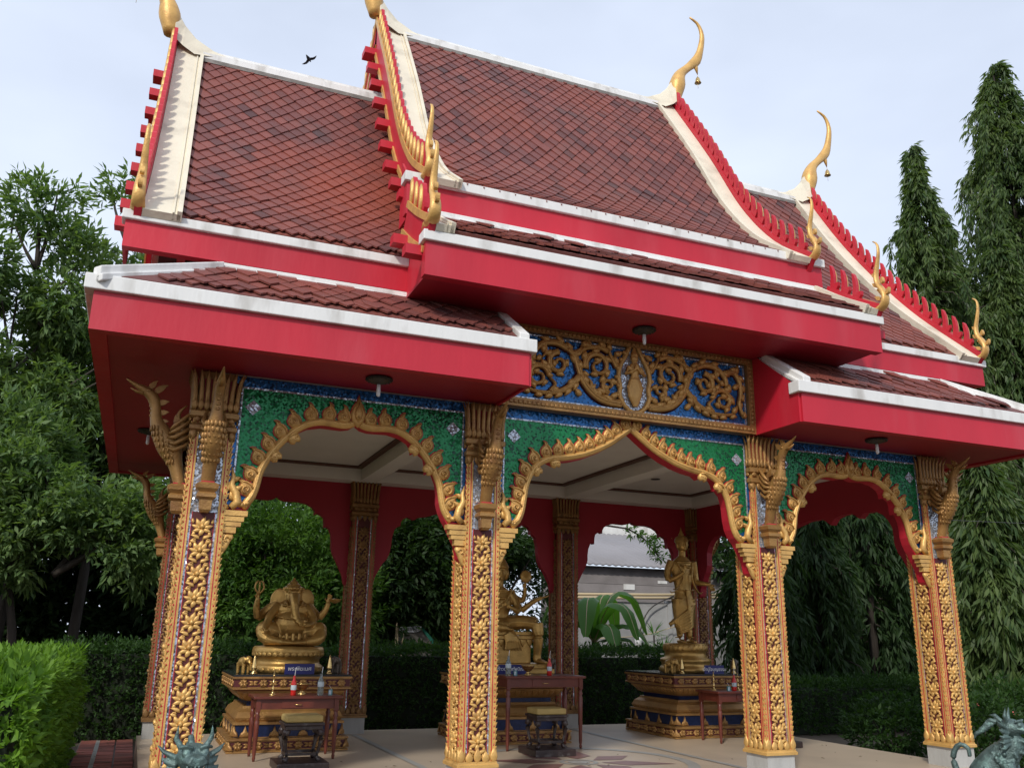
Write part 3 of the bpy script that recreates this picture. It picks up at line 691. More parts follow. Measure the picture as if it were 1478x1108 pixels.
# upper skirt soffit, end boards, walls between tiers
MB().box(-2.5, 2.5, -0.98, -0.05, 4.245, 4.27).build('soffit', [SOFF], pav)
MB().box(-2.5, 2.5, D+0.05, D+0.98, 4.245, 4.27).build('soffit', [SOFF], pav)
for sx in (-1, 1):
    F = lambda u, v, d: (sx*(2.47+d), u, v)
    for sg in (1, -1):
        yy = lambda off: RY-sg*off
        MB().prism([(yy(3.44), 4.25), (yy(3.44), 4.56), (yy(2.75), 5.06), (yy(2.4), 5.06), (yy(2.4), 4.25)], F, -0.012, 0.012).build('eave_end_board', [RED], pav)
        MB().prism([(yy(2.66), 5.165), (yy(2.66), 5.5), (yy(2.3), 5.9), (yy(2.3), 5.165)], F, -0.012, 0.012).build('eave_end_board', [RED], pav)
    F = lambda u, v, d: (sx*(4.905+d), u, v)
    for sg in (1, -1):
        yy = lambda off: RY-sg*off
        MB().prism([(yy(2.70), 4.35), (yy(2.70), 4.60), (yy(2.2), 5.1), (yy(2.2), 4.35)], F, -0.012, 0.012).build('eave_end_board', [RED], pav)
w = MB(); w.box(-2.44, 2.44, -0.24, -0.16, 4.272, 5.3); w.box(-2.44, 2.44, D+0.16, D+0.24, 4.272, 5.3)
for sx in (-1, 1):
    x0, x1 = sorted((sx*1.52, sx*4.1)); w.box(x0, x1, -0.28, -0.20, 3.46, 4.55); w.box(x0, x1, D+0.20, D+0.28, 3.46, 4.55)
    x0, x1 = sorted((sx*4.0, sx*4.08)); w.box(x0, x1, -0.19, D+0.19, 3.46, 4.66)
w.build('attic_wall', [RED], pav)

# ceiling with beams
c = MB(); c.box(-4.0, 4.0, -0.1, D+0.1, 3.56, 3.60, 0)
c.build('ceiling', [CEIL], pav)
for (x0, x1, y0, y1) in ((-4.0, 4.0, -0.095, 0.16), (-4.0, 4.0, D-0.30, D+0.095), (-4.0, -3.8, 0.162, D-0.302), (3.8, 4.0, 0.162, D-0.302), (-1.72, -1.48, 0.162, D-0.302), (1.48, 1.72, 0.162, D-0.302)):
    MB().box(x0, x1, y0, y1, 3.36, 3.558).build('ceiling_beam', [CEIL], pav)
for (x0, x1) in ((-3.8, -1.72), (-1.48, 1.48), (1.72, 3.8)):
    b = MB(); t = 0.07; y0, y1 = 0.164, D-0.304; z0, z1 = 3.525, 3.557; x0 += 0.003; x1 -= 0.003
    b.box(x0, x1, y0, y0+t, z0, z1); b.box(x0, x1, y1-t, y1, z0, z1); b.box(x0, x0+t, y0+t, y1-t, z0, z1); b.box(x1-t, x1, y0+t, y1-t, z0, z1)
    b.build('ceiling_trim', [BROWN], pav)
    for yy in (1.3, 3.4):
        b = MB(); b.lathe([(0.07, 0), (0.07, -0.006), (0.05, -0.006)], 20, ((x0+x1)/2-0.3, yy, 3.558)); b.build('recessed_ceiling_light', [DARK], pav)

# --- columns -----------------------------------------------------------
def leaf3(b, F, x, z, ang, ln, wd, h, m=0, hook=0.0, d0=0.0): b.pillow(leafpoly(x, z, ang, ln, wd, hook, 3), F, d0, h, m)
def flower_mesh():
    b = MB(); F = lambda u, v, d: (u, -d, v)
    for a, l, w_ in ((90, 0.088, 0.044), (48, 0.080, 0.042), (132, 0.080, 0.042), (5, 0.072, 0.038), (175, 0.072, 0.038), (-38, 0.070, 0.038), (-142, 0.070, 0.038), (-90, 0.066, 0.042)):
        leaf3(b, F, 0.006*math.cos(R(a)), 0.006*math.sin(R(a)), R(a), l, w_, 0.020, 0, 0.15 if abs(a) < 90 else -0.15)
    leaf3(b, F, 0, -0.012, R(90), 0.05, 0.034, 0.036)
    for sx in (-1, 1):
        leaf3(b, F, sx*0.010, -0.094, R(90-sx*42), 0.070, 0.034, 0.018, 0, -sx*0.3); leaf3(b, F, sx*0.028, -0.120, R(90-sx*70), 0.050, 0.030, 0.016)
        leaf3(b, F, sx*0.058, -0.075, R(90+sx*8), 0.055, 0.026, 0.015); leaf3(b, F, sx*0.066, 0.030, R(90-sx*6), 0.045, 0.022, 0.014)
        b.tube([(sx*0.050+0.016*math.cos(a)*(1-a/9), -0.010, -0.105+0.016*math.sin(a)*(1-a/9)) for a in [i*0.9 for i in range(7)]], 0.006, 5, 0, ref=(0, 1, 0))
        b.ball((sx*0.022, -0.016, 0.0), 0.008, 0, 6, 4)
    b.v = [(x*1.12, y, z) for x, y, z in b.v]
    return b.mesh('relief_flower', GOLD)
FLW = flower_mesh()
def column_mesh(top=2.22, gold=None):
    b = MB(); h = 0.15
    b.box(-h, h, -h, h, 0.2, 3.05, 1)                       # silver mosaic core
    for sx in (-1, 1):
        for sy in (-1, 1):
            x0, x1 = sorted((sx*0.108, sx*0.165)); y0, y1 = sorted((sy*0.108, sy*0.165)); b.box(x0, x1, y0, y1, 0.2, 3.05, 0)
            # serrated leaf edge
            for k in range(56):
                z = 0.30+k*0.048
                for (ax, ay) in ((sx, 0), (0, sy)):
                    bx, by = sx*0.165-(0 if ax else sx*0.012), sy*0.165-(0 if ay else sy*0.012)
                    if ax: vs = [(bx, sy*0.163, z-0.022), (bx, sy*0.163, z+0.018), (bx+sx*0.016, sy*0.163, z+0.024), (bx, sy*0.15, z)]
                    else: vs = [(sx*0.163, by, z-0.022), (sx*0.163, by, z+0.018), (sx*0.163, by+sy*0.016, z+0.024), (sx*0.15, by, z)]
                    b.add(vs, [(0, 1, 2), (0, 2, 3), (2, 1, 3)], 0)
    for k in range(4):
        T = Matrix.Rotation(k*PI/2, 4, 'Z')
        for s_ in (-1, 1):
            b.box(*sorted((s_*0.124, s_*0.131)), -0.168, -0.149, 0.22, 3.0, 2, T)   # red line
            b.box(*sorted((s_*0.0855, s_*0.09)), -0.156, -0.149, 0.22, top, 2, T)
            for q in range(52): # red beads beside the corner strip
                z = 0.32+q*0.05
                b.add([tuple(T @ Vector(p)) for p in ((s_*0.150, -0.166, z), (s_*0.150+0.007, -0.166, z+0.010), (s_*0.150, -0.166, z+0.022), (s_*0.150-0.007, -0.166, z+0.010), (s_*0.150, -0.172, z+0.010))], [(0, 1, 4), (1, 2, 4), (2, 3, 4), (3, 0, 4)], 2)
        b.box(-0.085, 0.085, -0.157, -0.149, 0.22, top, 3, T)                        # dark red ground of the relief
    # gilded foot
    b.lathe([(0.19, 0.2), (0.19, 0.225), (0.178, 0.235), (0.178, 0.25)], sq=True, m=0)
    for k in range(4):
        T = Matrix.Rotation(k*PI/2, 4, 'Z')
        for i in range(5):
            x = -0.15+0.075*i
            b.pillow(leafpoly(x, 0.235, PI/2, 0.13 if i % 2 == 0 else 0.10, 0.07), lambda u, v, d: tuple(T @ Vector((u, -0.168-d, v))), 0, 0.015, 0)
    # plinth
    b.box(-0.165, 0.165, -0.165, 0.165, 0.0, 0.2, 4)
    return b.mesh('column', [gold or GOLD, MSILV, RED, RELIEFG, CONC])
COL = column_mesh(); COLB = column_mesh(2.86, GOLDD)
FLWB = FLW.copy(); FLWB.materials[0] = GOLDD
def capital_mesh():
    b = MB()
    b.lathe([(0.165, 2.88), (0.19, 2.90), (0.19, 2.93), (0.165, 2.96), (0.165, 2.99), (0.195, 3.01), (0.195, 3.05), (0.15, 3.08), (0.14, 3.41)], sq=True, m=0)
    for k in range(4):
        T = Matrix.Rotation(k*PI/2, 4, 'Z')
        for i in range(8):
            x = -0.165+0.0471*i
            pts = [(x, -0.165, 3.05), (x*1.03, -0.175, 3.14), (x*1.06, -0.175, 3.24), (x*1.12, -0.19, 3.33), (x*1.22, -0.225, 3.40)]
            b.tube([tuple(T @ Vector(p)) for p in pts], [(0.018, 0.014), (0.021, 0.016), (0.021, 0.016), (0.018, 0.012), (0.004, 0.004)], 6, 0, ref=tuple(T @ Vector((0, 1, 0))))
            b.pillow(leafpoly(x, 3.06, PI/2, 0.11, 0.05), lambda u, v, d: tuple(T @ Vector((u, -0.18-d, v))), 0, 0.014, 0)
        b.box(-0.14, 0.14, -0.162, -0.155, 3.06, 3.34, 1, T)
        for i in range(5):
            b.pillow(leafpoly(-0.15+0.075*i, 2.90, -PI/2, 0.09, 0.06), lambda u, v, d: tuple(T @ Vector((u, -0.17-d, v))), 0, 0.016, 0)
        for i in range(4):
            b.pillow(leafpoly(-0.135+0.09*i, 2.96, PI/2, 0.05, 0.06), lambda u, v, d: tuple(T @ Vector((u, -0.185-d, v))), 0, 0.012, 0)
    return b.mesh('capital', [GOLDO, REDD])
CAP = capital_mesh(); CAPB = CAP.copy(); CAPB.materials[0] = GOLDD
def swan_mesh():
    """gilded swan bracket; local -y is outwards from the column face, foot at z 0"""
    b = MB()
    P = [(0.05, 0.0), (0.075, 0.08), (0.11, 0.19), (0.17, 0.32), (0.245, 0.44), (0.30, 0.55), (0.315, 0.65), (0.345, 0.735), (0.41, 0.79), (0.49, 0.83), (0.57, 0.875)]
    rr = [(0.055, 0.045), (0.055, 0.05), (0.06, 0.06), (0.085, 0.095), (0.075, 0.08), (0.05, 0.05), (0.04, 0.042), (0.042, 0.048), (0.036, 0.038), (0.022, 0.02), (0.005, 0.006)]
    Q = spline([(a, z, r[0], r[1]) for (a, z), r in zip(P, rr)], 30)
    b.tube([(0, -q[0], q[1]) for q in Q], [(q[3], q[2]) for q in Q], 12, 0, ref=(1, 0, 0))
    for sx in (-1, 1):
        for k in range(5):   # folded wing feathers
            z0 = 0.26+0.035*k
            b.tube([(sx*0.07, -0.22+0.01*k, z0+0.06), (sx*0.088, -0.14, z0+0.03+0.02*k), (sx*0.07, -0.05, z0+0.08+0.03*k), (sx*0.04, -0.01, z0+0.14+0.03*k)], [0.012, 0.02, 0.016, 0.004], 6, 0)
        b.ball((sx*0.036, -0.385, 0.785), (0.012, 0.018, 0.014), 0, 8, 5)
    F = lambda u, v, d: (d, -u, v)
    # tail flame rising behind the back, crest along the nape, breast and belly feathers
    b.tube(spline([(0, -0.13, 0.36), (0, -0.07, 0.44), (0, -0.08, 0.53), (0, -0.13, 0.58), (0, -0.12, 0.64), (0, -0.07, 0.70)], 12), [(0.045-0.0036*i, 0.03-0.002*i) for i in range(12)], 8, 0, ref=(1, 0, 0))
    for (u, z, a, l, w_) in ((0.10, 0.44, 2.3, 0.10, 0.05), (0.12, 0.52, 0.9, 0.09, 0.05), (0.08, 0.58, 2.4, 0.08, 0.04)):
        b.prism(leafpoly(u, z, a, l, w_, 0.25), F, -0.014, 0.014, 0)
    for (u, z, a, l, w_) in ((0.34, 0.77, 2.2, 0.13, 0.055), (0.38, 0.80, 1.9, 0.10, 0.05), (0.30, 0.68, 2.5, 0.09, 0.05), (0.285, 0.60, 2.6, 0.08, 0.045), (0.27, 0.53, 2.7, 0.07, 0.04)):
        b.prism(leafpoly(u, z, a, l, w_, 0.2), F, -0.012, 0.012, 0)
    b.tube([(0, -0.42, 0.765), (0, -0.48, 0.775), (0, -0.53, 0.80)], [(0.024, 0.018), (0.018, 0.012), (0.004, 0.004)], 8, 0)   # lower beak
    for row in range(7):
        z = 0.20+0.045*row; uc = np.interp(z, [0.19, 0.32, 0.44, 0.55], [0.11, 0.17, 0.245, 0.30]); rad = np.interp(z, [0.19, 0.32, 0.44, 0.55], [0.064, 0.098, 0.084, 0.055])
        for q in range(-3, 4):
            a = q*0.42+(0.21 if row % 2 else 0); b.ball((math.sin(a)*rad*0.97, -uc-math.cos(a)*rad*0.97, z), (0.017, 0.008, 0.027), 0, 6, 4)
    for q in range(4): b.ball((0, -np.interp(0.58+0.04*q, [0.55, 0.65, 0.735], [0.345, 0.352, 0.38]), 0.58+0.04*q), (0.022, 0.014, 0.014), 0, 6, 4)
    # console under the bird
    b.lathe([(0.03, -0.22), (0.045, -0.2), (0.05, -0.12), (0.075, -0.10), (0.075, -0.075), (0.06, -0.06), (0.085, -0.03), (0.09, 0.0), (0.06, 0.02)], sq=True, c=(0, -0.06, 0), m=0)
    b.box(-0.05, 0.05, -0.11, -0.01, 0.018, 0.03, 1)
    return b.mesh('swan_bracket', [GOLDO, RED])
SWAN = swan_mesh()
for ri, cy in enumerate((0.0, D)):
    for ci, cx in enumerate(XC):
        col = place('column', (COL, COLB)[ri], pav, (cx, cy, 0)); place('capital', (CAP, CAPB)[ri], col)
        for face, (fx, fy, ang) in enumerate(((0, -1, 0), (-1, 0, -PI/2))):
            for k in range((10, 13)[ri]):
                M = Matrix.Rotation(ang, 4, 'Z') @ Matrix.Translation((0, -0.157, 0.40+k*0.188)); place('relief_flower', (FLW, FLWB)[ri], col, M=M)
        tops = []
        if ri == 0: tops.append(0)
        if ri == 1: tops.append(PI)
        if ci == 0: tops.append(-PI/2)
        if ci == 3: tops.append(PI/2)
        for a in tops: place('swan_bracket', SWAN, col, M=Matrix.Rotation(a, 4, 'Z') @ Matrix.Translation((0, -0.15, 2.43)))
b = MB()
for ang in (PI, PI/2):
    for k in range(10):
        T = Matrix.Rotation(ang, 4, 'Z') @ Matrix.Translation((0, -0.157, 0.40+k*0.188))
        b.add([v.co for v in FLW.vertices], [tuple(p.vertices) for p in FLW.polygons], 0, True, T)
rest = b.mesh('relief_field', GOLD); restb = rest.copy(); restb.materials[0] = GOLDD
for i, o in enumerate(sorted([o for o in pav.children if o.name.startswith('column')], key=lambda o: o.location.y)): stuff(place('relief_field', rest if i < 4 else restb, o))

# --- arches ------------------------------------------------------------
side_half = [(0, 3.09), (0.05, 3.055), (0.12, 3.04), (0.30, 3.045), (0.42, 3.02), (0.50, 2.975), (0.53, 2.93), (0.535, 2.875), (0.57, 2.895), (0.61, 2.885), (0.66, 2.85), (0.675, 2.79), (0.68, 2.70), (0.71, 2.72), (0.75, 2.70), (0.785, 2.62), (0.80, 2.52), (0.80, 2.44), (0.825, 2.36), (0.86, 2.29), (0.89, 2.245)]
side_mold = [(0, 3.115), (0.05, 3.085), (0.13, 3.07), (0.30, 3.08), (0.43, 3.05), (0.55, 2.97), (0.66, 2.85), (0.745, 2.72), (0.80, 2.60), (0.825, 2.47), (0.855, 2.37), (0.92, 2.28)]
cen_half = [(0, 3.31), (0.10, 3.235), (0.24, 3.13), (0.38, 3.05), (0.52, 2.99), (0.66, 2.95), (0.78, 2.93), (0.83, 2.89), (0.865, 2.905), (0.93, 2.93), (1.0, 2.895), (1.03, 2.85), (1.035, 2.79), (1.07, 2.79), (1.12, 2.74), (1.15, 2.62), (1.16, 2.48), (1.18, 2.38), (1.22, 2.30), (1.27, 2.245)]
cen_mold = [(0, 3.345), (0.10, 3.27), (0.24, 3.17), (0.40, 3.085), (0.55, 3.025), (0.72, 2.98), (0.88, 2.955), (1.0, 2.91), (1.09, 2.82), (1.15, 2.70), (1.18, 2.55), (1.20, 2.43), (1.24, 2.33), (1.31, 2.27)]
def flame_mesh():
    b = MB(); F = lambda u, v, d: (u, -d, v)
    o_ = [(-0.05, -0.02), (0.04, -0.02), (0.065, 0.02), (0.066, 0.06), (0.045, 0.095), (0.015, 0.118), (0.006, 0.140), (0.022, 0.165), (-0.006, 0.160), (-0.026, 0.140), (-0.034, 0.112), (-0.060, 0.085), (-0.070, 0.045), (-0.066, 0.01)]
    b.prism([(x*1.12, z*1.06) for x, z in o_], F, 0.0, 0.012, 1); b.pillow(o_, F, 0.010, 0.020, 0, c=(-0.004, 0.055), k=0.80)
    b.tube([(0.006+0.036*math.cos(a)*(1-a/9.5), -0.034, 0.040+0.036*math.sin(a)*(1-a/9.5)) for a in [-0.8+i*0.62 for i in range(11)]], [0.011]*10+[0.005], 6, 0, ref=(0, 1, 0))
    b.tube([(-0.052, -0.028, 0.0), (-0.060, -0.03, 0.05), (-0.040, -0.03, 0.095), (-0.012, -0.028, 0.125), (0.004, -0.02, 0.155)], [0.009, 0.011, 0.011, 0.009, 0.004], 6, 0, ref=(0, 1, 0))
    b.ball((0.004, -0.036, 0.040), 0.013, 0, 8, 5)
    b.v = [(x*0.86, y, z*0.86) for x, y, z in b.v]
    return b.mesh('flame_leaf', [GOLDM, RED])
FLAME = flame_mesh()
def cusp_mesh():
    b = MB(); F = lambda u, v, d: (u, -d, v)
    b.pillow([(-0.03, 0.06), (-0.055, 0.01), (-0.05, -0.035), (-0.02, -0.055), (0.005, -0.038), (0.03, -0.055), (0.052, -0.03), (0.05, 0.015), (0.03, 0.06)], F, 0, 0.04, 0, k=0.8)
    for k in range(4): b.ball((-0.03+0.02*k, -0.042, -0.008), 0.007, 0, 6, 4)
    b.tube([(-0.04, -0.04, 0.02), (0, -0.046, 0.032), (0.04, -0.04, 0.02)], 0.008, 6, 0)
    return b.mesh('cusp_leaf', GOLD)
CUSP = cusp_mesh()
def scroll_mesh():
    b = MB(); F = lambda u, v, d: (u, -d, v)
    b.tube([(0.0, -0.03, 0.0), (-0.05, -0.035, 0.05), (-0.03, -0.035, 0.12), (0.01, -0.03, 0.19), (0.0, -0.03, 0.26), (0.02, -0.02, 0.34)], [0.03, 0.036, 0.034, 0.026, 0.018, 0.004], 8, 0, ref=(0, 1, 0))
    for (u, z, a, l) in ((-0.02, 0.06, 0.9, 0.09), (0.0, 0.14, 0.7, 0.09), (-0.04, 0.02, 2.6, 0.08), (-0.02, 0.14, 2.2, 0.08), (0.0, 0.22, 2.2, 0.07), (0.01, 0.0, 0.2, 0.07)):
        b.pillow(leafpoly(u, z, a, l, 0.05, 0.25), F, 0.0, 0.04, 0)
    b.ball((-0.085, -0.03, 0.03), 0.02, 0, 8, 6); b.ball((-0.13, -0.03, 0.045), 0.016, 0, 8, 6)
    return b.mesh('arch_scroll', [GOLD])
SCROLL = scroll_mesh()
def apex_mesh():
    b = MB(); F = lambda u, v, d: (u, -d, v)
    o_ = [(0, -0.05), (0.05, 0.0), (0.07, 0.07), (0.05, 0.14), (0.02, 0.19), (0, 0.25), (-0.02, 0.19), (-0.05, 0.14), (-0.07, 0.07), (-0.05, 0.0)]
    b.prism([(x*1.1, z*1.04) for x, z in o_], F, 0, 0.02, 1); b.pillow(o_, F, 0.02, 0.03, 0, c=(0, 0.08)); b.pillow([(x*0.55, 0.03+z*0.6) for x, z in o_], F, 0.045, 0.03, 0, c=(0, 0.08))
    for k in range(3): b.ball((-0.014+0.014*k, -0.075, 0.03+(0.012 if k == 1 else 0)), 0.010, 0, 8, 5)
    return b.mesh('apex_leaf', [GOLDM, RED])
APEX = apex_mesh()
def arch(half, mold, hb, cx, yf, T=None, ornate=True, ztop=3.41, nf=9, apex=True, tb=0.12, scx=1.0):
    """T: matrix placing the arch (drawn in local x,z with front at local y = yf)"""
    T = T or Matrix.Identity(4); hw = hb-0.155
    cur = [(-x*scx, z) for x, z in half[::-1]]+[(x*scx, z) for x, z in half[1:]]
    poly = [(-hw, ztop), (-hw, 2.245)]+cur+[(hw, 2.245), (hw, ztop)]
    # the board hangs lower beside the columns as a stepped bracket
    e = half[-1][0]*scx
    poly = [(-hw, ztop), (-hw, 1.90), (-hw+0.05, 1.95), (-hw+0.075, 2.06)]+cur+[(hw-0.075, 2.06), (hw-0.05, 1.95), (hw, 1.90), (hw, ztop)]
    Y = lambda d: yf-d
    F = lambda u, v, d: (cx+u, yf-d, v)
    b = MB(); b.prism(poly, F, -tb, 0.0, 0)
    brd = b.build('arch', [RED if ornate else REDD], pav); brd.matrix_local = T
    if not ornate: return brd
    gold = MB(); 
    mcur = spline([(-x*scx, z) for x, z in mold[::-1]]+[(x*scx, z) for x, z in mold[1:]], 90) if not apex else None
    halfs = spline([(x*scx, z) for x, z in mold], 40)
    for s_ in (-1, 1):
        gold.tube([(cx+s_*x, yf-0.008, z) for x, z in halfs], [(0.035, 0.034)]*40, 8, 0, ref=(0, 1, 0))
        gold.tube([(cx+s_*x*1.0, yf-0.036, z+0.004) for x, z in halfs], [(0.012, 0.012)]*40, 6, 0, ref=(0, 1, 0))
    gold.build('arch_moulding', [GOLD], brd)
    # mosaic faces
    up = [(-x*scx, z) for x, z in mold[::-1]]+[(x*scx, z) for x, z in mold[1:]]
    e2 = mold[-1][0]*scx
    bl = MB(); bl.sheet([(-hw, ztop-0.002), (-hw, 2.26)]+up+[(hw, 2.26), (hw, ztop-0.002)], F, 0.003, 0)
    zt = 3.31 if half is side_half else 3.305
    xi = hw-0.055
    if zt > max(z for x, z in up): g_poly = [(-xi, zt), (-xi, 2.40)]+[p for p in up if abs(p[0]) < xi-0.02 and p[1] > 2.3]+[(xi, 2.40), (xi, zt)]
    else:
        cl = [p for p in up if p[1] < zt-0.01 and abs(p[0]) < xi-0.02 and p[1] > 2.3]
        Ls = [p for p in cl if p[0] < 0]; Rs = [p for p in cl if p[0] > 0]
        xa = 0.055*scx
        bl.sheet([(-xi, zt), (-xi, 2.40)]+Ls+[(-xa, zt)], F, 0.007, 1); bl.sheet([(xi, zt), (xa, zt)]+Rs+[(xi, 2.40)], F, 0.007, 1); g_poly = None
    if g_poly: bl.sheet(g_poly, F, 0.007, 1)
    bl.build('mosaic_field', [MBLUE, MGREEN], brd)
    sv = MB()
    for s_ in (-1, 1):
        sv.box(*sorted((cx+s_*(xi-0.006), cx+s_*(xi+0.009))), yf-0.013, yf-0.009, 2.45, zt+0.008)
    if g_poly: sv.box(cx-xi, cx+xi, yf-0.013, yf-0.009, zt-0.008, zt+0.008)
    else:
        for s_ in (-1, 1): sv.box(*sorted((cx+s_*0.14, cx+s_*xi)), yf-0.013, yf-0.009, zt-0.008, zt+0.008)
    sv.build('silver_line', [MSILV], brd)
    dm = MB(); dm.prism([(0, -0.068), (0.068, 0), (0, 0.068), (-0.068, 0)], lambda u, v, d: (u, -d, v), 0.008, 0.015); dme = dm.mesh('silver_lozenge', MSILV)
    for s_ in (-1, 1): place('silver_lozenge', dme, brd, (cx+s_*(xi-0.10), yf, zt-0.17))
    # flames along the arch
    P = spline([(x*scx, z) for x, z in mold], 200)
    a0, a1 = (0.10, 0.90) if apex else (0.03, 0.90)
    for s_ in (-1, 1):
        for k in range(nf):
            i = int((a0+(a1-a0)*k/(nf-1))*199); p, q = P[max(0, i-3)], P[min(199, i+3)]
            ang = math.atan2(q[1]-p[1], q[0]-p[0]); nx, nz = -math.sin(ang), math.cos(ang)
            if nz < 0 and nx < 0: nx, nz = -nx, -nz
            tilt = 0.62*math.atan2(nx, nz)
            M = Matrix.Translation((cx+s_*(P[i][0]+nx*0.035), yf-0.008, P[i][1]+nz*0.035)) @ Matrix.Diagonal((s_, 1, 1, 1)) @ Matrix.Rotation(tilt-0.1, 4, 'Y') @ Matrix.Scale(1.0, 4)
            place('flame_leaf', FLAME, brd, M=M)
        M = Matrix.Translation((cx+s_*(hw-0.05), yf-0.01, 2.27)) @ Matrix.Diagonal((s_, 1, 1, 1)); place('arch_scroll', SCROLL, brd, M=M)
        cps = ((0.545, 2.91, 0.55), (0.69, 2.74, 0.75)) if half is side_half else ((0.85, 2.915, 0.25), (1.045, 2.82, 0.7))
        for (x, z, r_) in cps:
            M = Matrix.Translation((cx+s_*x*scx, yf, z)) @ Matrix.Rotation(s_*r_, 4, 'Y'); place('cusp_leaf', CUSP, brd, M=M)
        cn = MB()
        for k, (z0, z1, e_) in enumerate(((2.205, 2.248, 0.19), (2.16, 2.20, 0.165), (2.12, 2.157, 0.145), (2.065, 2.117, 0.11))):
            cn.box(*sorted((cx+s_*hw, cx+s_*(hw-e_))), yf-0.06+0.008*k, yf+0.03, z0, z1)
        cn.pillow([(cx+s_*(hw-a_), z) for a_, z in ((0.0, 2.06), (0.09, 2.06), (0.10, 2.03), (0.08, 2.0), (0.06, 1.95), (0.03, 1.90), (0.0, 1.87))], lambda u, v, d: (u, yf-d, v), 0, 0.035, 0)
        cn.tube([(cx+s_*(hw-0.045-0.03*math.cos(a)*(1-a/8)), yf-0.04, 2.01+0.03*math.sin(a)*(1-a/8)) for a in [i*0.7 for i in range(8)]], 0.008, 6, 0, ref=(0, 1, 0))
        cn.build('arch_console', [GOLD], brd)
    if apex: place('apex_leaf', APEX, brd, (cx, yf-0.01, 3.10))
    return brd
YF = -0.115
arch(side_half, side_mold, SB/2, (XC[0]+XC[1])/2, YF); arch(cen_half, cen_mold, WB/2, 0, YF, apex=False, nf=14); arch(side_half, side_mold, SB/2, (XC[2]+XC[3])/2, YF)
# back row and ends: plain deep red inside; the scalloped outline is the same
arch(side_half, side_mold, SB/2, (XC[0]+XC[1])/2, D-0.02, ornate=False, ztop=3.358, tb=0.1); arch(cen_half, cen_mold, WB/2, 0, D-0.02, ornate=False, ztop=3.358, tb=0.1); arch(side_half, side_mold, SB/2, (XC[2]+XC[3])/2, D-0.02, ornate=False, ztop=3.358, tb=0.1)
end_half = [(0, 2.86), (0.1, 2.80), (0.25, 2.83), (0.45, 2.87), (0.62, 2.87), (0.75, 2.87), (0.86, 2.80), (0.9, 2.77), (0.98, 2.85), (1.12, 2.88), (1.3, 2.88), (1.42, 2.80), (1.5, 2.86), (1.7, 2.86), (1.82, 2.80), (1.9, 2.72), (1.95, 2.62), (1.96, 2.42), (2.0, 2.32), (2.06, 2.245)]
for x in (XC[0], XC[3]):
    T = Matrix.Translation((x, D/2, 0)) @ Matrix.Rotation(PI/2 if x > 0 else -PI/2, 4, 'Z')
    arch(end_half, side_mold, D/2, 0, -0.03, T, ornate=False, ztop=3.359, tb=0.1)

# --- carved panel over the middle bay ----------------------------------
YP = -0.20
pb = MB(); pb.box(-1.47, 1.47, YP, -0.128, 3.42, 4.243, 0)
panel = pb.build('carved_panel', [MBLUE], pav)
fr = MB()
for (x0, x1, z0, z1) in ((-1.475, 1.475, 4.175, 4.242), (-1.475, 1.475, 3.405, 3.49), (-1.475, -1.40, 3.491, 4.174), (1.40, 1.475, 3.491, 4.174)):
    fr.box(x0, x1, YP-0.055, YP+0.01, z0, z1, 0); cxm, czm = (x0+x1)/2, (z0+z1)/2
for i in range(60):
    x = -1.43+i*0.0485
    for z in (4.208, 3.448): fr.pillow([(x-0.02, z-0.018), (x+0.02, z-0.018), (x+0.02, z+0.018), (x-0.02, z+0.018)], FXZ(YP-0.055), 0, 0.012, 0)
for i in range(14):
    for x in (-1.437, 1.437): fr.pillow([(x-0.018, 3.53+i*0.047-0.02), (x+0.018, 3.53+i*0.047-0.02), (x+0.018, 3.53+i*0.047+0.02), (x-0.018, 3.53+i*0.047+0.02)], FXZ(YP-0.055), 0, 0.012, 0)
fr.build('panel_frame', [GOLDO], panel)
sv = MB()
for (x0, x1, z0, z1) in ((-1.385, 1.385, 4.15, 4.165), (-1.385, 1.385, 3.50, 3.515), (-1.385, -1.37, 3.516, 4.149), (1.37, 1.385, 3.516, 4.149)): sv.box(x0, x1, YP-0.012, YP+0.002, z0, z1)
sv.build('silver_line', [MSILV], panel)
def vine(b, pts, r0, r1, leaves=0, side=1, ll=0.09):
    P = spline(pts, 26)
    b.tube([(x, YP-0.006, z) for x, z in P], [(max(r0+(r1-r0)*i/25, 0.004)*1.8, 0.012) for i in range(26)], 6, 1, ref=(0, 1, 0))
    b.tube([(x, YP-0.024, z) for x, z in P], [(1.35*(r0+(r1-r0)*i/25), 0.022) for i in range(26)], 7, 0, ref=(0, 1, 0))
    b.tube([(x, YP-0.045, z) for x, z in P], [(0.3*(r0+(r1-r0)*i/25), 0.008) for i in range(26)], 5, 0, ref=(0, 1, 0))
    for k in range(leaves):
        i = int(3+21*k/max(1, leaves-1)); p, q = P[max(0, i-1)], P[min(25, i+1)]; a = math.atan2(q[1]-p[1], q[0]-p[0])
        b.pillow(leafpoly(P[i][0], P[i][1], a+side*0.9, 1.35*ll*(1-0.35*k/leaves), 0.075, -side*0.35, 4), FXZ(YP-0.008), 0, 0.04, 0)
def spiral(cx, cz, r, a0, turns, cw=1, n=14):
    return [(cx+r*(1-0.82*t)*math.cos(a0+cw*turns*2*PI*t), cz+r*(1-0.82*t)*math.sin(a0+cw*turns*2*PI*t)) for t in [i/(n-1) for i in range(n)]]
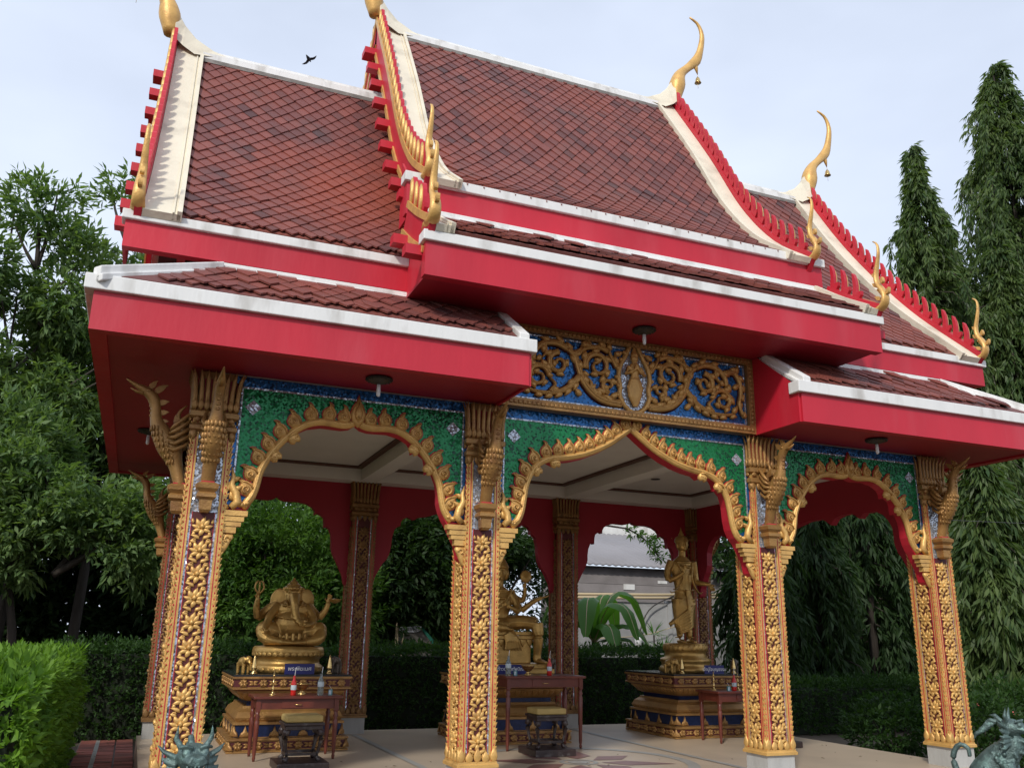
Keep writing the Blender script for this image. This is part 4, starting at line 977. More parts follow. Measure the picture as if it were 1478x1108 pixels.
for s_ in (-1, 1):
    b = MB()
    def m_(pts): return [(s_*x, z) for x, z in pts]
    vine(b, m_([(0.16, 3.56), (0.32, 3.57), (0.46, 3.62), (0.58, 3.74), (0.64, 3.88), (0.68, 4.0), (0.76, 4.07)]), 0.034, 0.022, 5, s_)
    vine(b, m_([(0.76, 4.07), (0.88, 4.11), (1.02, 4.09), (1.12, 4.0), (1.14, 3.9)]), 0.028, 0.02, 4, s_)
    vine(b, m_([(1.14, 4.05), (1.24, 4.07), (1.31, 3.98), (1.32, 3.84), (1.29, 3.72), (1.33, 3.60)]), 0.026, 0.012, 6, s_, 0.07)
    vine(b, m_(spiral(0.42, 3.93, 0.15, -PI*0.1, 1.35, 1)), 0.028, 0.010, 6, -s_, 0.08)
    vine(b, m_([(0.30, 4.10), (0.40, 4.13), (0.55, 4.10), (0.66, 4.02)]), 0.024, 0.012, 3, s_, 0.08)
    vine(b, m_([(0.20, 3.95), (0.26, 4.03), (0.30, 4.12)]), 0.024, 0.006, 2, s_, 0.07)
    vine(b, m_(spiral(0.86, 3.90, 0.12, PI*0.5, 1.3, -1)), 0.025, 0.010, 5, s_, 0.07)
    vine(b, m_(spiral(1.08, 3.74, 0.13, PI*0.9, 1.3, -1)), 0.026, 0.010, 6, s_, 0.07)
    vine(b, m_([(0.62, 3.80), (0.76, 3.66), (0.92, 3.59), (1.08, 3.58), (1.20, 3.60)]), 0.028, 0.012, 6, -s_, 0.08)
    vine(b, m_(spiral(0.30, 3.74, 0.08, -PI*0.5, 1.1, 1)), 0.022, 0.008, 4, -s_, 0.07)
    vine(b, m_([(0.52, 3.66), (0.50, 3.74), (0.56, 3.80)]), 0.018, 0.006, 2, s_, 0.06); vine(b, m_([(0.70, 4.02), (0.62, 4.08), (0.60, 4.13)]), 0.018, 0.006, 2, s_, 0.06)
    vine(b, m_([(0.95, 3.60), (0.90, 3.68), (0.96, 3.74)]), 0.018, 0.006, 2, s_, 0.06); vine(b, m_([(1.02, 4.09), (1.0, 4.0), (1.05, 3.93)]), 0.018, 0.006, 2, s_, 0.06)
    for (lx, lz, la) in ((0.26, 3.60, 2.0), (0.40, 3.60, 1.2), (0.64, 3.94, 0.3), (0.60, 3.60, 0.4), (0.74, 3.68, 1.9), (1.20, 3.62, 0.6), (1.22, 3.90, 0.2), (1.22, 3.80, 3.4), (0.50, 4.10, 1.0), (0.22, 4.06, 2.3), (1.26, 4.06, 0.9)):
        b.pillow(leafpoly(s_*lx, lz, la if s_ > 0 else PI-la, 0.11, 0.07, 0.25*s_, 5), FXZ(YP-0.006), 0, 0.035, 0)
    b.build('carved_scroll', [GOLDM, RELIEFG], panel)
b = MB()
ring_h = [(0, 4.25), (0.05, 4.18), (0.10, 4.08), (0.16, 3.97), (0.185, 3.85), (0.165, 3.74), (0.175, 3.66), (0.13, 3.56), (0.06, 3.50), (0, 3.485)]
for s_ in (-1, 1):
    P = spline([(s_*x, z) for x, z in ring_h], 30)
    b.tube([(x, YP-0.02, z) for x, z in P], [(0.026, 0.024)]*30, 7, 0, ref=(0, 1, 0))
    for i in range(3, 28, 3):
        p, q = P[i-1], P[i+1]; a = math.atan2(q[1]-p[1], q[0]-p[0])+s_*PI/2
        b.pillow(leafpoly(P[i][0], P[i][1], a+s_*0.6, 0.055, 0.05, 0, 4), FXZ(YP-0.01), 0, 0.035, 0)
b.sheet([(x, z) for x, z in spline([(x, z) for x, z in ring_h], 20)]+[(-x, z) for x, z in spline([(x, z) for x, z in ring_h], 20)[::-1][1:-1]], FXZ(YP), 0.006, 1)
b.build('medallion', [GOLDM, MSILV], panel)
# praying figure in the medallion (low relief)
g = MB(); y = YP-0.035
g.ball((0.0, y, 4.03), (0.035, 0.03, 0.042)); g.lathe([(0.034, 0), (0.03, 0.02), (0.018, 0.05), (0.006, 0.10)], 10, (0, y, 4.055))
g.tube([(0, y, 4.0), (0, y, 3.965), (0, y, 3.93), (0, y, 3.87), (0, y, 3.82)], [(0.016, 0.016), (0.045, 0.025), (0.055, 0.03), (0.036, 0.026), (0.045, 0.03)], 10, ref=(0, 1, 0))
g.tube([(0, y, 3.83), (0.0, y, 3.75), (-0.005, y, 3.66), (0.0, y, 3.57)], [(0.05, 0.034), (0.075, 0.036), (0.06, 0.03), (0.02, 0.012)], 10, ref=(0, 1, 0))
for s_ in (-1, 1):
    g.tube([(s_*0.05, y, 3.95), (s_*0.085, y-0.01, 3.87), (s_*0.05, y-0.035, 3.885), (s_*0.012, y-0.045, 3.92), (s_*0.006, y-0.045, 3.97)], [0.018, 0.016, 0.014, 0.012, 0.006], 8)
    g.pillow(leafpoly(s_*0.05, 3.80, PI/2-s_*0.1-s_*PI*0.62, 0.12, 0.06, s_*0.4, 5), FXZ(y+0.01), 0, 0.03)
g.v = [(x*1.3, yy, 3.80+(z-3.80)*1.12) for x, yy, z in g.v]
remeshed(g, 'praying_figure', [GOLDM], 0.006, panel, smooth=2)

# pendant lamps under the soffits
lm = MB(); lm.lathe([(0.02, 0), (0.115, -0.006), (0.12, -0.02), (0.09, -0.03), (0.06, -0.045), (0.03, -0.05), (0.018, -0.06)], 20, m=0)
for k in range(16): lm.ball((0.1*math.cos(k*PI/8), 0.1*math.sin(k*PI/8), -0.026), (0.014, 0.014, 0.008), 0, 6, 4)
LAMP = lm.mesh('lamp_base', DARK)
lb = MB(); lb.lathe([(0.016, -0.05), (0.018, -0.10), (0.018, -0.15), (0.010, -0.165)], 10); BULB = lb.mesh('lamp_bulb', WHT)
for (x, y, z, lab) in ((-2.74, -0.55, 3.42, 'soffit lamp with a white bulb before the arch nearest the elephant-headed statue'),
                       (-4.55, 2.6, 3.42, 'dim soffit lamp with a white bulb under the left end eave'),
                       (-0.11, -0.62, 4.245, 'soffit lamp with a white bulb above the carved blue panel'),
                       (2.81, -0.59, 3.42, 'soffit lamp with a white bulb before the arch on the right')):
    t = thing('soffit_lamp', lab, 'lamp', (x, y, z), group='lamps under the eaves'); place('lamp_base', LAMP, t); place('lamp_bulb', BULB, t)

# ================================================================== altars, statues and offerings
def altar_mesh_parts(cx, cy, lab, nm='altar'):
    t = thing('altar', lab, 'altar', (cx, cy, 0), group='three stepped altars')
    b = MB()
    def tier(r0, z0, r1, z1, m): b.lathe([(r0, z0), (r1, z1)], sq=True, m=m)
    b.lathe([(0.655, 0.0), (0.67, 0.004), (0.67, 0.02), (0.645, 0.025), (0.645, 0.125), (0.67, 0.13), (0.67, 0.15), (0.60, 0.155), (0.60, 0.16)], sq=True, m=0)
    b.lathe([(0.598, 0.16), (0.598, 0.29)], sq=True, m=2); b.box(-0.6465, 0.6465, -0.6465, 0.6465, 0.035, 0.115, 3); b.box(-0.6515, 0.6515, -0.6515, 0.6515, 0.69, 0.77, 3); b.lathe([(0.60, 0.285), (0.62, 0.29), (0.62, 0.315), (0.58, 0.32)], sq=True, m=0)
    b.lathe([(0.58, 0.32), (0.60, 0.36), (0.57, 0.42), (0.52, 0.455), (0.51, 0.48)], sq=True, m=1)
    b.lathe([(0.47, 0.48), (0.47, 0.53)], sq=True, m=2); b.lathe([(0.475, 0.53), (0.50, 0.54), (0.55, 0.58), (0.60, 0.63), (0.605, 0.645)], sq=True, m=1)
    b.lathe([(0.61, 0.645), (0.62, 0.655)], sq=True, m=3); b.lathe([(0.625, 0.655), (0.665, 0.665), (0.665, 0.68), (0.65, 0.685), (0.65, 0.775), (0.672, 0.78), (0.672, 0.80)], sq=True, m=0)
    b.build('altar_body', [GOLDO, GOLDO, NAVYB, RELIEFG], t)
    o = MB().box(-0.665, 0.665, -0.665, 0.665, 0.801, 0.822).build('altar_top', [BLACK], t)
    g = MB(); g.box(-0.6, 0.6, -0.6, 0.6, 0.04, 0.1)
    F0 = lambda u, v, d: (u, -d, v)
    loz = MB(); loz.pillow([(0, -0.05), (0.055, 0), (0, 0.05), (-0.055, 0)], F0, 0, 0.022, 0); 
    for a in range(4):
        loz.pillow(leafpoly(0, 0, a*PI/2+PI/4, 0.05, 0.03), F0, 0.008, 0.02, 0)
    lm_ = loz.mesh('altar_lozenge', GOLDO)
    bt = MB()
    for s_ in (-1, 1): bt.pillow(leafpoly(0, 0.0, PI/2+s_*0.9, 0.055, 0.03, s_*0.3), F0, 0, 0.014, 0); bt.pillow(leafpoly(0, 0.0, -PI/2+s_*0.9, 0.055, 0.03, s_*0.3), F0, 0, 0.014, 0)
    fl_ = MB(); fl_.pillow([(-0.06, 0), (-0.045, 0.04), (-0.02, 0.06), (0, 0.12), (0.02, 0.06), (0.045, 0.04), (0.06, 0)], F0, 0, 0.022, 0); fm_ = fl_.mesh('altar_leaf', GOLDO)
    small = MB()
    for k, (hz, rr) in enumerate(((0.075, 0.645), (0.73, 0.65))):
        for f in range(4):
            T = Matrix.Rotation(f*PI/2, 4, 'Z')
            for i in range(6):
                x = -0.55+0.22*i
                if f in (0, 3): place('altar_lozenge', lm_, t, M=T @ Matrix.Translation((x, -rr, hz)))
                else: small.add([v.co for v in lm_.vertices], [tuple(p.vertices) for p in lm_.polygons], 0, True, T @ Matrix.Translation((x, -rr, hz)))
                if i < 5:
                    small.add(bt.v, bt.f, 0, True, T @ Matrix.Translation((x+0.11, -rr, hz)))
    for f in range(4):
        T = Matrix.Rotation(f*PI/2, 4, 'Z')
        for i in range(4):
            x = -0.48+0.32*i
            if f in (0, 3): place('altar_leaf', fm_, t, M=T @ Matrix.Translation((x, -0.60, 0.162)))
            else: small.add([v.co for v in fm_.vertices], [tuple(p.vertices) for p in fm_.polygons], 0, True, T @ Matrix.Translation((x, -0.6, 0.162)))
        for i in range(14):   # lotus petals
            x = -0.52+0.08*i
            small.pillow([(x-0.036, 0.335), (x-0.036, 0.38), (x, 0.44), (x+0.036, 0.38), (x+0.036, 0.335)], lambda u, v, d: tuple(T @ Vector((u, -0.585-d+(v-0.335)*0.45, v))), 0, 0.014)
            small.pillow([(x-0.032, 0.63), (x-0.032, 0.60), (x, 0.545), (x+0.032, 0.60), (x+0.032, 0.63)], lambda u, v, d: tuple(T @ Vector((u*0.98, -0.60-d+(0.63-v)*0.9, v))), 0, 0.012)
        T2 = T @ Matrix.Translation((0.645, -0.645, 0)) @ Matrix.Rotation(PI/4, 4, 'Z')
        for hz in (0.03, 0.17): small.add([v.co for v in fm_.vertices], [tuple(p.vertices) for p in fm_.polygons], 0, True, T2 @ Matrix.Translation((0, 0.0 if hz < 0.1 else 0.07, hz)))
    stuff(small.build('altar_relief', [GOLDO], t))
    return t
AX = (-2.69, 0.16, 3.04); AY = 3.60
altar_mesh_parts(AX[0], AY, 'stepped gilded altar under the elephant-headed statue')
altar_mesh_parts(AX[1], AY, 'stepped gilded altar under the seated four-faced statue')
altar_mesh_parts(AX[2], AY, 'stepped gilded altar under the standing statue')

def hand(b, w, d, n, s=0.12, curl=0.5, r=0.009):
    """palm, four unequal fingers, a thumb leaving the side near the wrist"""
    w = Vector(w); d = Vector(d).normalized(); n = Vector(n); n = (n-d*n.dot(d)).normalized(); x = d.cross(n).normalized()
    pl = s*0.5
    b.tube([w-d*0.01, w+d*pl*0.5, w+d*pl], [(s*0.13, s*0.12), (s*0.22, s*0.12), (s*0.23, s*0.10)], 8, ref=tuple(n))
    for k, (o_, l) in enumerate(((-0.17, 0.42), (-0.06, 0.5), (0.06, 0.47), (0.17, 0.36))):
        p = w+d*(pl*0.9)+x*(o_*s); q = p; pts = [p]; a = 0.1
        for j, f in enumerate((0.42, 0.32, 0.26)):
            q = q+(d*math.cos(a)+n*math.sin(a)+x*o_*0.5)*(l*s*f); pts.append(q); a += curl
        b.tube(pts, [r, r*0.95, r*0.85, r*0.6], 6)
    p = w+d*(pl*0.25)-x*(s*0.17); pts = [p, p+(d*0.6-x*0.8)*(s*0.2), p+(d*1.0-x*0.9+n*0.4)*(s*0.32)]
    b.tube(pts, [r*1.25, r*1.1, r*0.7], 6)
def face(b, c, s=1.0, y=-1):
    """front of a head at c, looking to -y: brow, eyes, nose, lips, ears"""
    cx, cy, cz = c
    b.tube([(cx, cy-0.083*s, cz+0.03*s), (cx, cy-0.098*s, cz+0.0*s), (cx, cy-0.106*s, cz-0.018*s), (cx, cy-0.09*s, cz-0.028*s)], [0.008*s, 0.010*s, 0.015*s, 0.008*s], 6)
    for k in (-1, 1):
        b.ball((cx+k*0.034*s, cy-0.078*s, cz+0.014*s), (0.018*s, 0.010*s, 0.008*s), nu=8, nv=5)
        b.tube([(cx+k*0.012*s, cy-0.088*s, cz+0.032*s), (cx+k*0.035*s, cy-0.084*s, cz+0.042*s), (cx+k*0.062*s, cy-0.062*s, cz+0.030*s)], 0.006*s, 5)
        b.tube([(cx+k*0.083*s, cy, cz+0.03*s), (cx+k*0.094*s, cy-0.005, cz), (cx+k*0.088*s, cy-0.005, cz-0.055*s)], [(0.012*s, 0.016*s), (0.014*s, 0.018*s), (0.010*s, 0.012*s)], 6)
    b.ball((cx, cy-0.084*s, cz-0.046*s), (0.026*s, 0.012*s, 0.008*s), nu=8, nv=5); b.ball((cx, cy-0.068*s, cz-0.075*s), (0.026*s, 0.02*s, 0.018*s), nu=8, nv=5)

# --- elephant-headed statue
SX, SY = -2.68, 3.55
def drum(name, c, prof, parent=None): 
    b = MB(); b.lathe(prof, 36, (0, 0, 0)); 
    return b
gs = thing('elephant_headed_statue', 'gold elephant-headed statue sitting cross-legged with raised upper hands', 'statue', (SX, SY, 0.822))
b = MB(); b.lathe([(0.40, 0), (0.42, 0.02), (0.42, 0.07), (0.40, 0.09), (0.375, 0.11), (0.375, 0.155), (0.385, 0.165), (0.40, 0.18), (0.42, 0.21), (0.425, 0.25), (0.415, 0.285), (0.40, 0.30), (0.0, 0.305)], 48)
for k in range(36):
    a = k*PI/18; b.pillow([(-0.03, 0.19), (-0.03, 0.22), (0, 0.25), (0.03, 0.22), (0.03, 0.19)], lambda u, v, d: ((0.412+d)*math.cos(a)-u*math.sin(a), (0.412+d)*math.sin(a)+u*math.cos(a), v), 0, 0.012)
    b.pillow([(-0.03, 0.03), (0, 0.015), (0.03, 0.03), (0, 0.065)], lambda u, v, d: ((0.415+d)*math.cos(a)-u*math.sin(a), (0.415+d)*math.sin(a)+u*math.cos(a), v), 0, 0.012)
b.build('statue_base', [BRONZE], gs)
g = MB(); Z = 0.30
g.ball((0, -0.02, Z+0.25), (0.235, 0.20, 0.20), nu=20, nv=12); g.ball((0, 0.0, Z+0.42), (0.215, 0.15, 0.15), nu=16, nv=10); g.ball((0, 0.02, Z+0.10), (0.24, 0.20, 0.11), nu=16, nv=8); g.tube([(-0.30, -0.02, Z+0.03), (0.30, -0.02, Z+0.03)], [(0.12, 0.04)]*2, 8)
for s_ in (-1, 1):
    g.tube(spline([(s_*0.10, 0.0, Z+0.11), (s_*0.22, -0.08, Z+0.17), (s_*0.32, -0.12, Z+0.20)], 8), [0.11, 0.115, 0.12, 0.12, 0.115, 0.11, 0.105, 0.095], 12)
    g.ball((s_*0.325, -0.12, Z+0.185), (0.10, 0.10, 0.105))
    g.tube(spline([(s_*0.345, -0.15, Z+0.16), (s_*0.29, -0.23, Z+0.08), (s_*0.13, -0.28, Z+0.05)], 8), [0.08, 0.08, 0.075, 0.07, 0.06, 0.052, 0.045, 0.042], 12)
    g.tube([(s_*0.14, -0.29, Z+0.05), (s_*0.05, -0.315, Z+0.045), (s_*-0.02, -0.33, Z+0.04)], [(0.045, 0.035), (0.042, 0.03), (0.03, 0.018)], 8)
    for q in range(4): g.tube([(s_*0.33, -0.225+0.0*q, Z+0.05+0.03*q), (s_*0.40, -0.17, Z+0.07+0.035*q)], 0.006, 5)
    # ears
    T = Matrix.Rotation(s_*0.35, 3, 'Z') @ Matrix.Rotation(s_*-0.25, 3, 'Y')
    g.ball((s_*0.175, -0.02, Z+0.555), (0.10, 0.022, 0.13), nu=14, nv=8, T=T.to_4x4())
    g.tube([(s_*0.10, -0.1, Z+0.53), (s_*0.09, -0.17, Z+0.50), (s_*0.085, -0.20, Z+0.485)], [0.02, 0.016, 0.008], 8)   # tusk stub
    g.ball((s_*0.062, -0.105, Z+0.635), (0.017, 0.010, 0.012), nu=8, nv=5)
    g.tube([(s_*0.03, -0.12, Z+0.66), (s_*0.07, -0.105, Z+0.665), (s_*0.10, -0.07, Z+0.64)], 0.007, 5)
g.ball((0, -0.01, Z+0.60), (0.115, 0.11, 0.125), nu=16, nv=10); g.ball((0, -0.06, Z+0.56), (0.095, 0.07, 0.09))
tr_ = spline([(0, -0.12, Z+0.60), (0.0, -0.18, Z+0.50), (0.01, -0.205, Z+0.40), (0.035, -0.235, Z+0.32), (0.07, -0.26, Z+0.265), (0.115, -0.27, Z+0.25), (0.14, -0.265, Z+0.28), (0.12, -0.26, Z+0.305)], 22)
g.tube(tr_, [0.066-0.0022*i for i in range(22)], 12)
for i in range(3, 20, 2): g.tube([(tr_[i][0]-0.04, tr_[i][1]-0.02, tr_[i][2]), (tr_[i][0], tr_[i][1]-0.066+0.0022*i-0.003, tr_[i][2]-0.005), (tr_[i][0]+0.04, tr_[i][1]-0.02, tr_[i][2])], 0.004, 5)
g.lathe([(0.115, 0.0), (0.125, 0.015), (0.12, 0.04), (0.095, 0.05), (0.085, 0.075), (0.06, 0.085), (0.045, 0.11), (0.02, 0.13), (0.008, 0.16)], 20, (0, -0.005, Z+0.655))
for k in range(9): a = PI+0.2+k*0.34; g.ball((0.12*math.cos(a), -0.005+0.12*math.sin(a), Z+0.68), (0.016, 0.016, 0.022), nu=6, nv=5)
# arms
def arm(b, pts, r0, r1): P = spline(pts, 12); b.tube(P, [r0+(r1-r0)*i/11 for i in range(12)], 10)
arm(g, [(-0.17, 0.02, Z+0.50), (-0.31, 0.03, Z+0.40), (-0.40, -0.02, Z+0.33)], 0.07, 0.05); arm(g, [(-0.40, -0.02, Z+0.33), (-0.43, -0.06, Z+0.44), (-0.425, -0.09, Z+0.55)], 0.05, 0.03)
hand(g, (-0.425, -0.09, Z+0.55), (0, -0.1, 1), (0.2, -1, 0), 0.10, 0.9, 0.010)
arm(g, [(0.17, 0.02, Z+0.50), (0.27, 0.02, Z+0.40), (0.33, -0.04, Z+0.34)], 0.07, 0.05); arm(g, [(0.33, -0.04, Z+0.34), (0.39, -0.08, Z+0.42), (0.425, -0.10, Z+0.52)], 0.05, 0.03)
hand(g, (0.425, -0.10, Z+0.52), (0.1, -0.1, 1), (-0.2, -1, 0), 0.12, 0.15, 0.010)
arm(g, [(-0.17, -0.03, Z+0.46), (-0.27, -0.12, Z+0.35), (-0.30, -0.17, Z+0.27)], 0.06, 0.045); arm(g, [(-0.30, -0.17, Z+0.27), (-0.33, -0.24, Z+0.22), (-0.34, -0.28, Z+0.20)], 0.045, 0.03)
hand(g, (-0.34, -0.28, Z+0.21), (0.1, -0.7, -0.2), (0, 0, -1), 0.10, 0.5, 0.010)
arm(g, [(0.17, -0.03, Z+0.46), (0.24, -0.13, Z+0.34), (0.22, -0.2, Z+0.27)], 0.06, 0.045); arm(g, [(0.22, -0.2, Z+0.27), (0.17, -0.27, Z+0.25), (0.12, -0.30, Z+0.24)], 0.042, 0.03)
hand(g, (0.13, -0.29, Z+0.235), (-0.8, -0.3, 0), (0, 0, 1), 0.09, 0.4, 0.010)
for z, r_ in ((Z+0.36, 0.2), (Z+0.50, 0.14)):  # necklace, belt
    g.tube([(r_*math.cos(a), -0.05+r_*0.95*math.sin(a), z+0.04*math.sin(a)) for a in [PI+PI*i/12 for i in range(13)]], 0.011, 6)
for q in range(5): g.tube([(-0.15+0.075*q, -0.225-0.03*math.sin(PI*(q+0.5)/5), Z+0.15), (-0.14+0.07*q, -0.27, Z+0.06)], 0.022, 6)
remeshed(g, 'body', [BRONZE], 0.0085, gs, smooth=1)
k = MB()
k.tube([(-0.43, -0.135, Z+0.45), (-0.425, -0.14, Z+0.62)], 0.009, 8); 
for s_ in (-1, 0, 1): k.tube(spline([(-0.425, -0.14, Z+0.60), (-0.425+s_*0.05, -0.14, Z+0.66), (-0.425+s_*0.04, -0.14, Z+0.73), (-0.425+s_*0.012, -0.14, Z+0.755)], 9), [0.012]*8+[0.003], 6, ref=(0, 1, 0))
k.build('trident', [BRONZE], gs)
k = MB(); k.lathe([(0.02, -0.03), (0.06, -0.01), (0.075, 0.015), (0.078, 0.02), (0.05, 0.02), (0.02, 0.03)], 16, (0.50, -0.12, Z+0.545)); k.build('conch', [BRONZE], gs)

# --- seated four-faced statue
SX, SY = 0.05, 3.5
bs = thing('four_faced_statue', 'gold seated multi-armed statue with tall crown partly behind the second front column', 'statue', (SX, SY, 0.822))
b = MB(); b.box(-0.50, 0.62, -0.40, 0.40, 0, 0.06); b.box(-0.46, 0.58, -0.36, 0.36, 0.061, 0.12); b.box(-0.40, 0.36, -0.22, 0.36, 0.121, 0.42); b.box(-0.44, 0.40, -0.26, 0.40, 0.421, 0.47); b.box(-0.42, 0.38, -0.24, 0.38, 0.471, 0.52)
for i in range(8): b.pillow([(-0.36+0.1*i-0.045, 0.43), (-0.36+0.1*i-0.045, 0.39), (-0.36+0.1*i, 0.32), (-0.36+0.1*i+0.045, 0.39), (-0.36+0.1*i+0.045, 0.43)], FXZ(-0.222), 0, 0.02)
bevel(b.build('throne', [BRONZE], bs), 0.01, 2)
g = MB(); Z = 0.52
g.ball((0, 0.04, Z+0.08), (0.22, 0.19, 0.11), nu=16, nv=8)
P = spline([(0.0, 0.04, Z+0.05), (0, 0.03, Z+0.20), (0, 0.02, Z+0.36), (0, 0.03, Z+0.50), (0, 0.03, Z+0.58)], 12)
g.tube(P, [(0.17, 0.14), (0.155, 0.125), (0.14, 0.11), (0.135, 0.10), (0.14, 0.10), (0.155, 0.105), (0.17, 0.11), (0.18, 0.115), (0.185, 0.11), (0.175, 0.10), (0.13, 0.08), (0.06, 0.055)], 14, ref=(0, 1, 0))
g.tube([(0, 0.03, Z+0.55), (0, 0.02, Z+0.68)], [0.055, 0.05], 10)
g.ball((0.0, 0.02, Z+0.76), (0.088, 0.095, 0.112), nu=16, nv=10); face(g, (0, 0.02, Z+0.755), 1.0)
for s_ in (-1, 1): g.ball((s_*0.07, 0.03, Z+0.755), (0.06, 0.08, 0.095)); g.ball((s_*0.125, 0.02, Z+0.755), (0.014, 0.012, 0.02), nu=6, nv=5)
g.lathe([(0.115, 0), (0.125, 0.015), (0.115, 0.04), (0.10, 0.05), (0.105, 0.065), (0.08, 0.09), (0.085, 0.10), (0.055, 0.14), (0.058, 0.15), (0.03, 0.20), (0.012, 0.25), (0.004, 0.30)], 20, (0, 0.03, Z+0.82))
# bent leg (viewer left) and hanging leg (viewer right)
arm(g, [(-0.08, 0.0, Z+0.09), (-0.24, -0.12, Z+0.11), (-0.36, -0.18, Z+0.10)], 0.10, 0.085); arm(g, [(-0.36, -0.18, Z+0.09), (-0.22, -0.28, Z+0.05), (-0.02, -0.30, Z+0.04)], 0.08, 0.045)
g.tube([(-0.04, -0.30, Z+0.03), (0.07, -0.32, Z+0.02)], [(0.04, 0.03), (0.03, 0.015)], 8)
arm(g, [(0.10, 0.0, Z+0.10), (0.28, -0.16, Z+0.12), (0.42, -0.27, Z+0.10)], 0.105, 0.085); arm(g, [(0.42, -0.27, Z+0.10), (0.43, -0.30, Z-0.06), (0.43, -0.27, Z-0.30)], 0.088, 0.05)
g.tube([(0.43, -0.27, Z-0.30), (0.43, -0.27, Z-0.36)], 0.055, 8); g.tube([(0.43, -0.25, Z-0.36), (0.46, -0.36, Z-0.375), (0.48, -0.45, Z-0.385)], [(0.05, 0.04), (0.055, 0.03), (0.04, 0.015)], 8)
for q in range(5): g.tube([(0.09+0.0*q, -0.23, Z+0.02), (0.07+0.035*q-0.05, -0.27, Z-0.12), (0.03+0.045*q, -0.26, Z-0.24)], [0.02, 0.024, 0.012], 6)
g.tube([(0.0, -0.26, Z-0.02), (0.06, -0.27, Z-0.10), (0.08, -0.265, Z-0.22)], [(0.06, 0.02), (0.10, 0.02), (0.12, 0.012)], 8, ref=(0, 1, 0))
for z, r_ in ((Z+0.10, 0.19), (Z+0.42, 0.165), (Z+0.53, 0.12)): g.tube([(r_*math.cos(a), 0.03+r_*0.8*math.sin(a), z) for a in [PI+PI*i/12 for i in range(13)]], 0.012, 6)
g.tube([(0.15, -0.03, Z+0.55), (0.04, -0.11, Z+0.38), (-0.12, -0.09, Z+0.2)], (0.022, 0.012) and 0.016, 6)
for s_ in (-1, 1):
    arm(g, [(s_*0.16, 0.03, Z+0.52), (s_*0.25, 0.02, Z+0.36), (s_*0.30, -0.03, Z+0.27)], 0.058, 0.042); arm(g, [(s_*0.30, -0.03, Z+0.27), (s_*0.42, -0.12, Z+0.38), (s_*0.52, -0.18, Z+0.44)], 0.042, 0.026)
    hand(g, (s_*0.52, -0.18, Z+0.44), (s_*1, -0.3, 0.2), (0, 0, 1), 0.12, 0.25, 0.010)
    arm(g, [(s_*0.16, 0.05, Z+0.50), (s_*0.28, 0.06, Z+0.42), (s_*0.34, 0.02, Z+0.40)], 0.05, 0.038); arm(g, [(s_*0.34, 0.02, Z+0.40), (s_*0.35, -0.02, Z+0.50), (s_*0.34, -0.04, Z+0.58)], 0.036, 0.024)
    hand(g, (s_*0.34, -0.04, Z+0.57), (0, -0.1, 1), (0, -1, 0), 0.09, 0.8, 0.009)
    arm(g, [(s_*0.15, 0.0, Z+0.48), (s_*0.22, -0.05, Z+0.33), (s_*0.20, -0.12, Z+0.25)], 0.05, 0.04); arm(g, [(s_*0.20, -0.12, Z+0.25), (s_*0.12, -0.19, Z+0.28), (s_*0.06, -0.20, Z+0.31)], 0.036, 0.024)
    hand(g, (s_*0.06, -0.20, Z+0.31), (-s_*0.6, -0.2, 0.4), (0, -1, 0), 0.09, 0.4, 0.009)
remeshed(g, 'body', [BRONZE], 0.0085, bs, smooth=1)
k = MB(); k.lathe([(0.0, -0.012), (0.07, -0.012), (0.085, 0.0), (0.07, 0.012), (0.0, 0.012)], 18, T=Matrix.Translation((0.345, -0.06, Z+0.72)) @ Matrix.Rotation(PI/2, 4, 'X')); k.tube([(0.345, -0.06, Z+0.58), (0.345, -0.06, Z+0.66)], 0.01, 6)
k.build('ritual_disc', [BRONZE], bs)
k = MB(); k.tube([(0.39, 0.1, 0.12), (0.50, 0.12, 0.45), (0.42, 0.14, 0.60)], [0.05, 0.035, 0.02], 8); k.build('throne_finial', [BRONZE], bs)

# --- standing statue
SX, SY = 2.97, 3.55
ds = thing('standing_statue', 'tall gold standing crowned statue in draped robe on a round base', 'statue', (SX, SY, 0.822))
b = MB(); b.lathe([(0.36, 0), (0.385, 0.02), (0.385, 0.05), (0.36, 0.08), (0.34, 0.10), (0.35, 0.14), (0.37, 0.16), (0.35, 0.19), (0.30, 0.21), (0.29, 0.26), (0.295, 0.28), (0.31, 0.30), (0.32, 0.33), (0.31, 0.37), (0.30, 0.40), (0.0, 0.405)], 40)
for q in range(26):
    a = q*PI/13; b.pillow([(-0.032, 0.30), (-0.03, 0.35), (0, 0.385), (0.03, 0.35), (0.032, 0.30)], lambda u, v, d: ((0.305+d)*math.cos(a)-u*math.sin(a), (0.305+d)*math.sin(a)+u*math.cos(a), v), 0, 0.016)
b.build('statue_base', [BRONZE], ds)
g = MB(); Z = 0.40
for s_ in (-1, 1):
    x = s_*0.075
    g.tube(spline([(x, 0.0, Z+0.03), (x, 0.0, Z+0.12), (x*1.0, 0.005, Z+0.26), (x*1.1, 0, Z+0.40), (x*1.1, 0, Z+0.62)], 10), [0.042, 0.040, 0.045, 0.055, 0.062, 0.066, 0.068, 0.075, 0.085, 0.095], 12)
    g.tube([(x, 0.03, Z+0.025), (x, -0.05, Z+0.03), (x+s_*0.01, -0.13, Z+0.015)], [(0.035, 0.03), (0.042, 0.028), (0.03, 0.012)], 8)
    g.tube([(x*1.6-0.03, 0.0, Z+0.08), (x*1.6+0.03, 0.0, Z+0.08)], 0.01, 6)
P = spline([(0, 0, Z+0.22), (0, 0, Z+0.40), (0, 0, Z+0.62), (0, 0, Z+0.74), (0, 0, Z+0.90), (0, 0, Z+1.06), (0, 0, Z+1.18), (0, 0, Z+1.24)], 18)
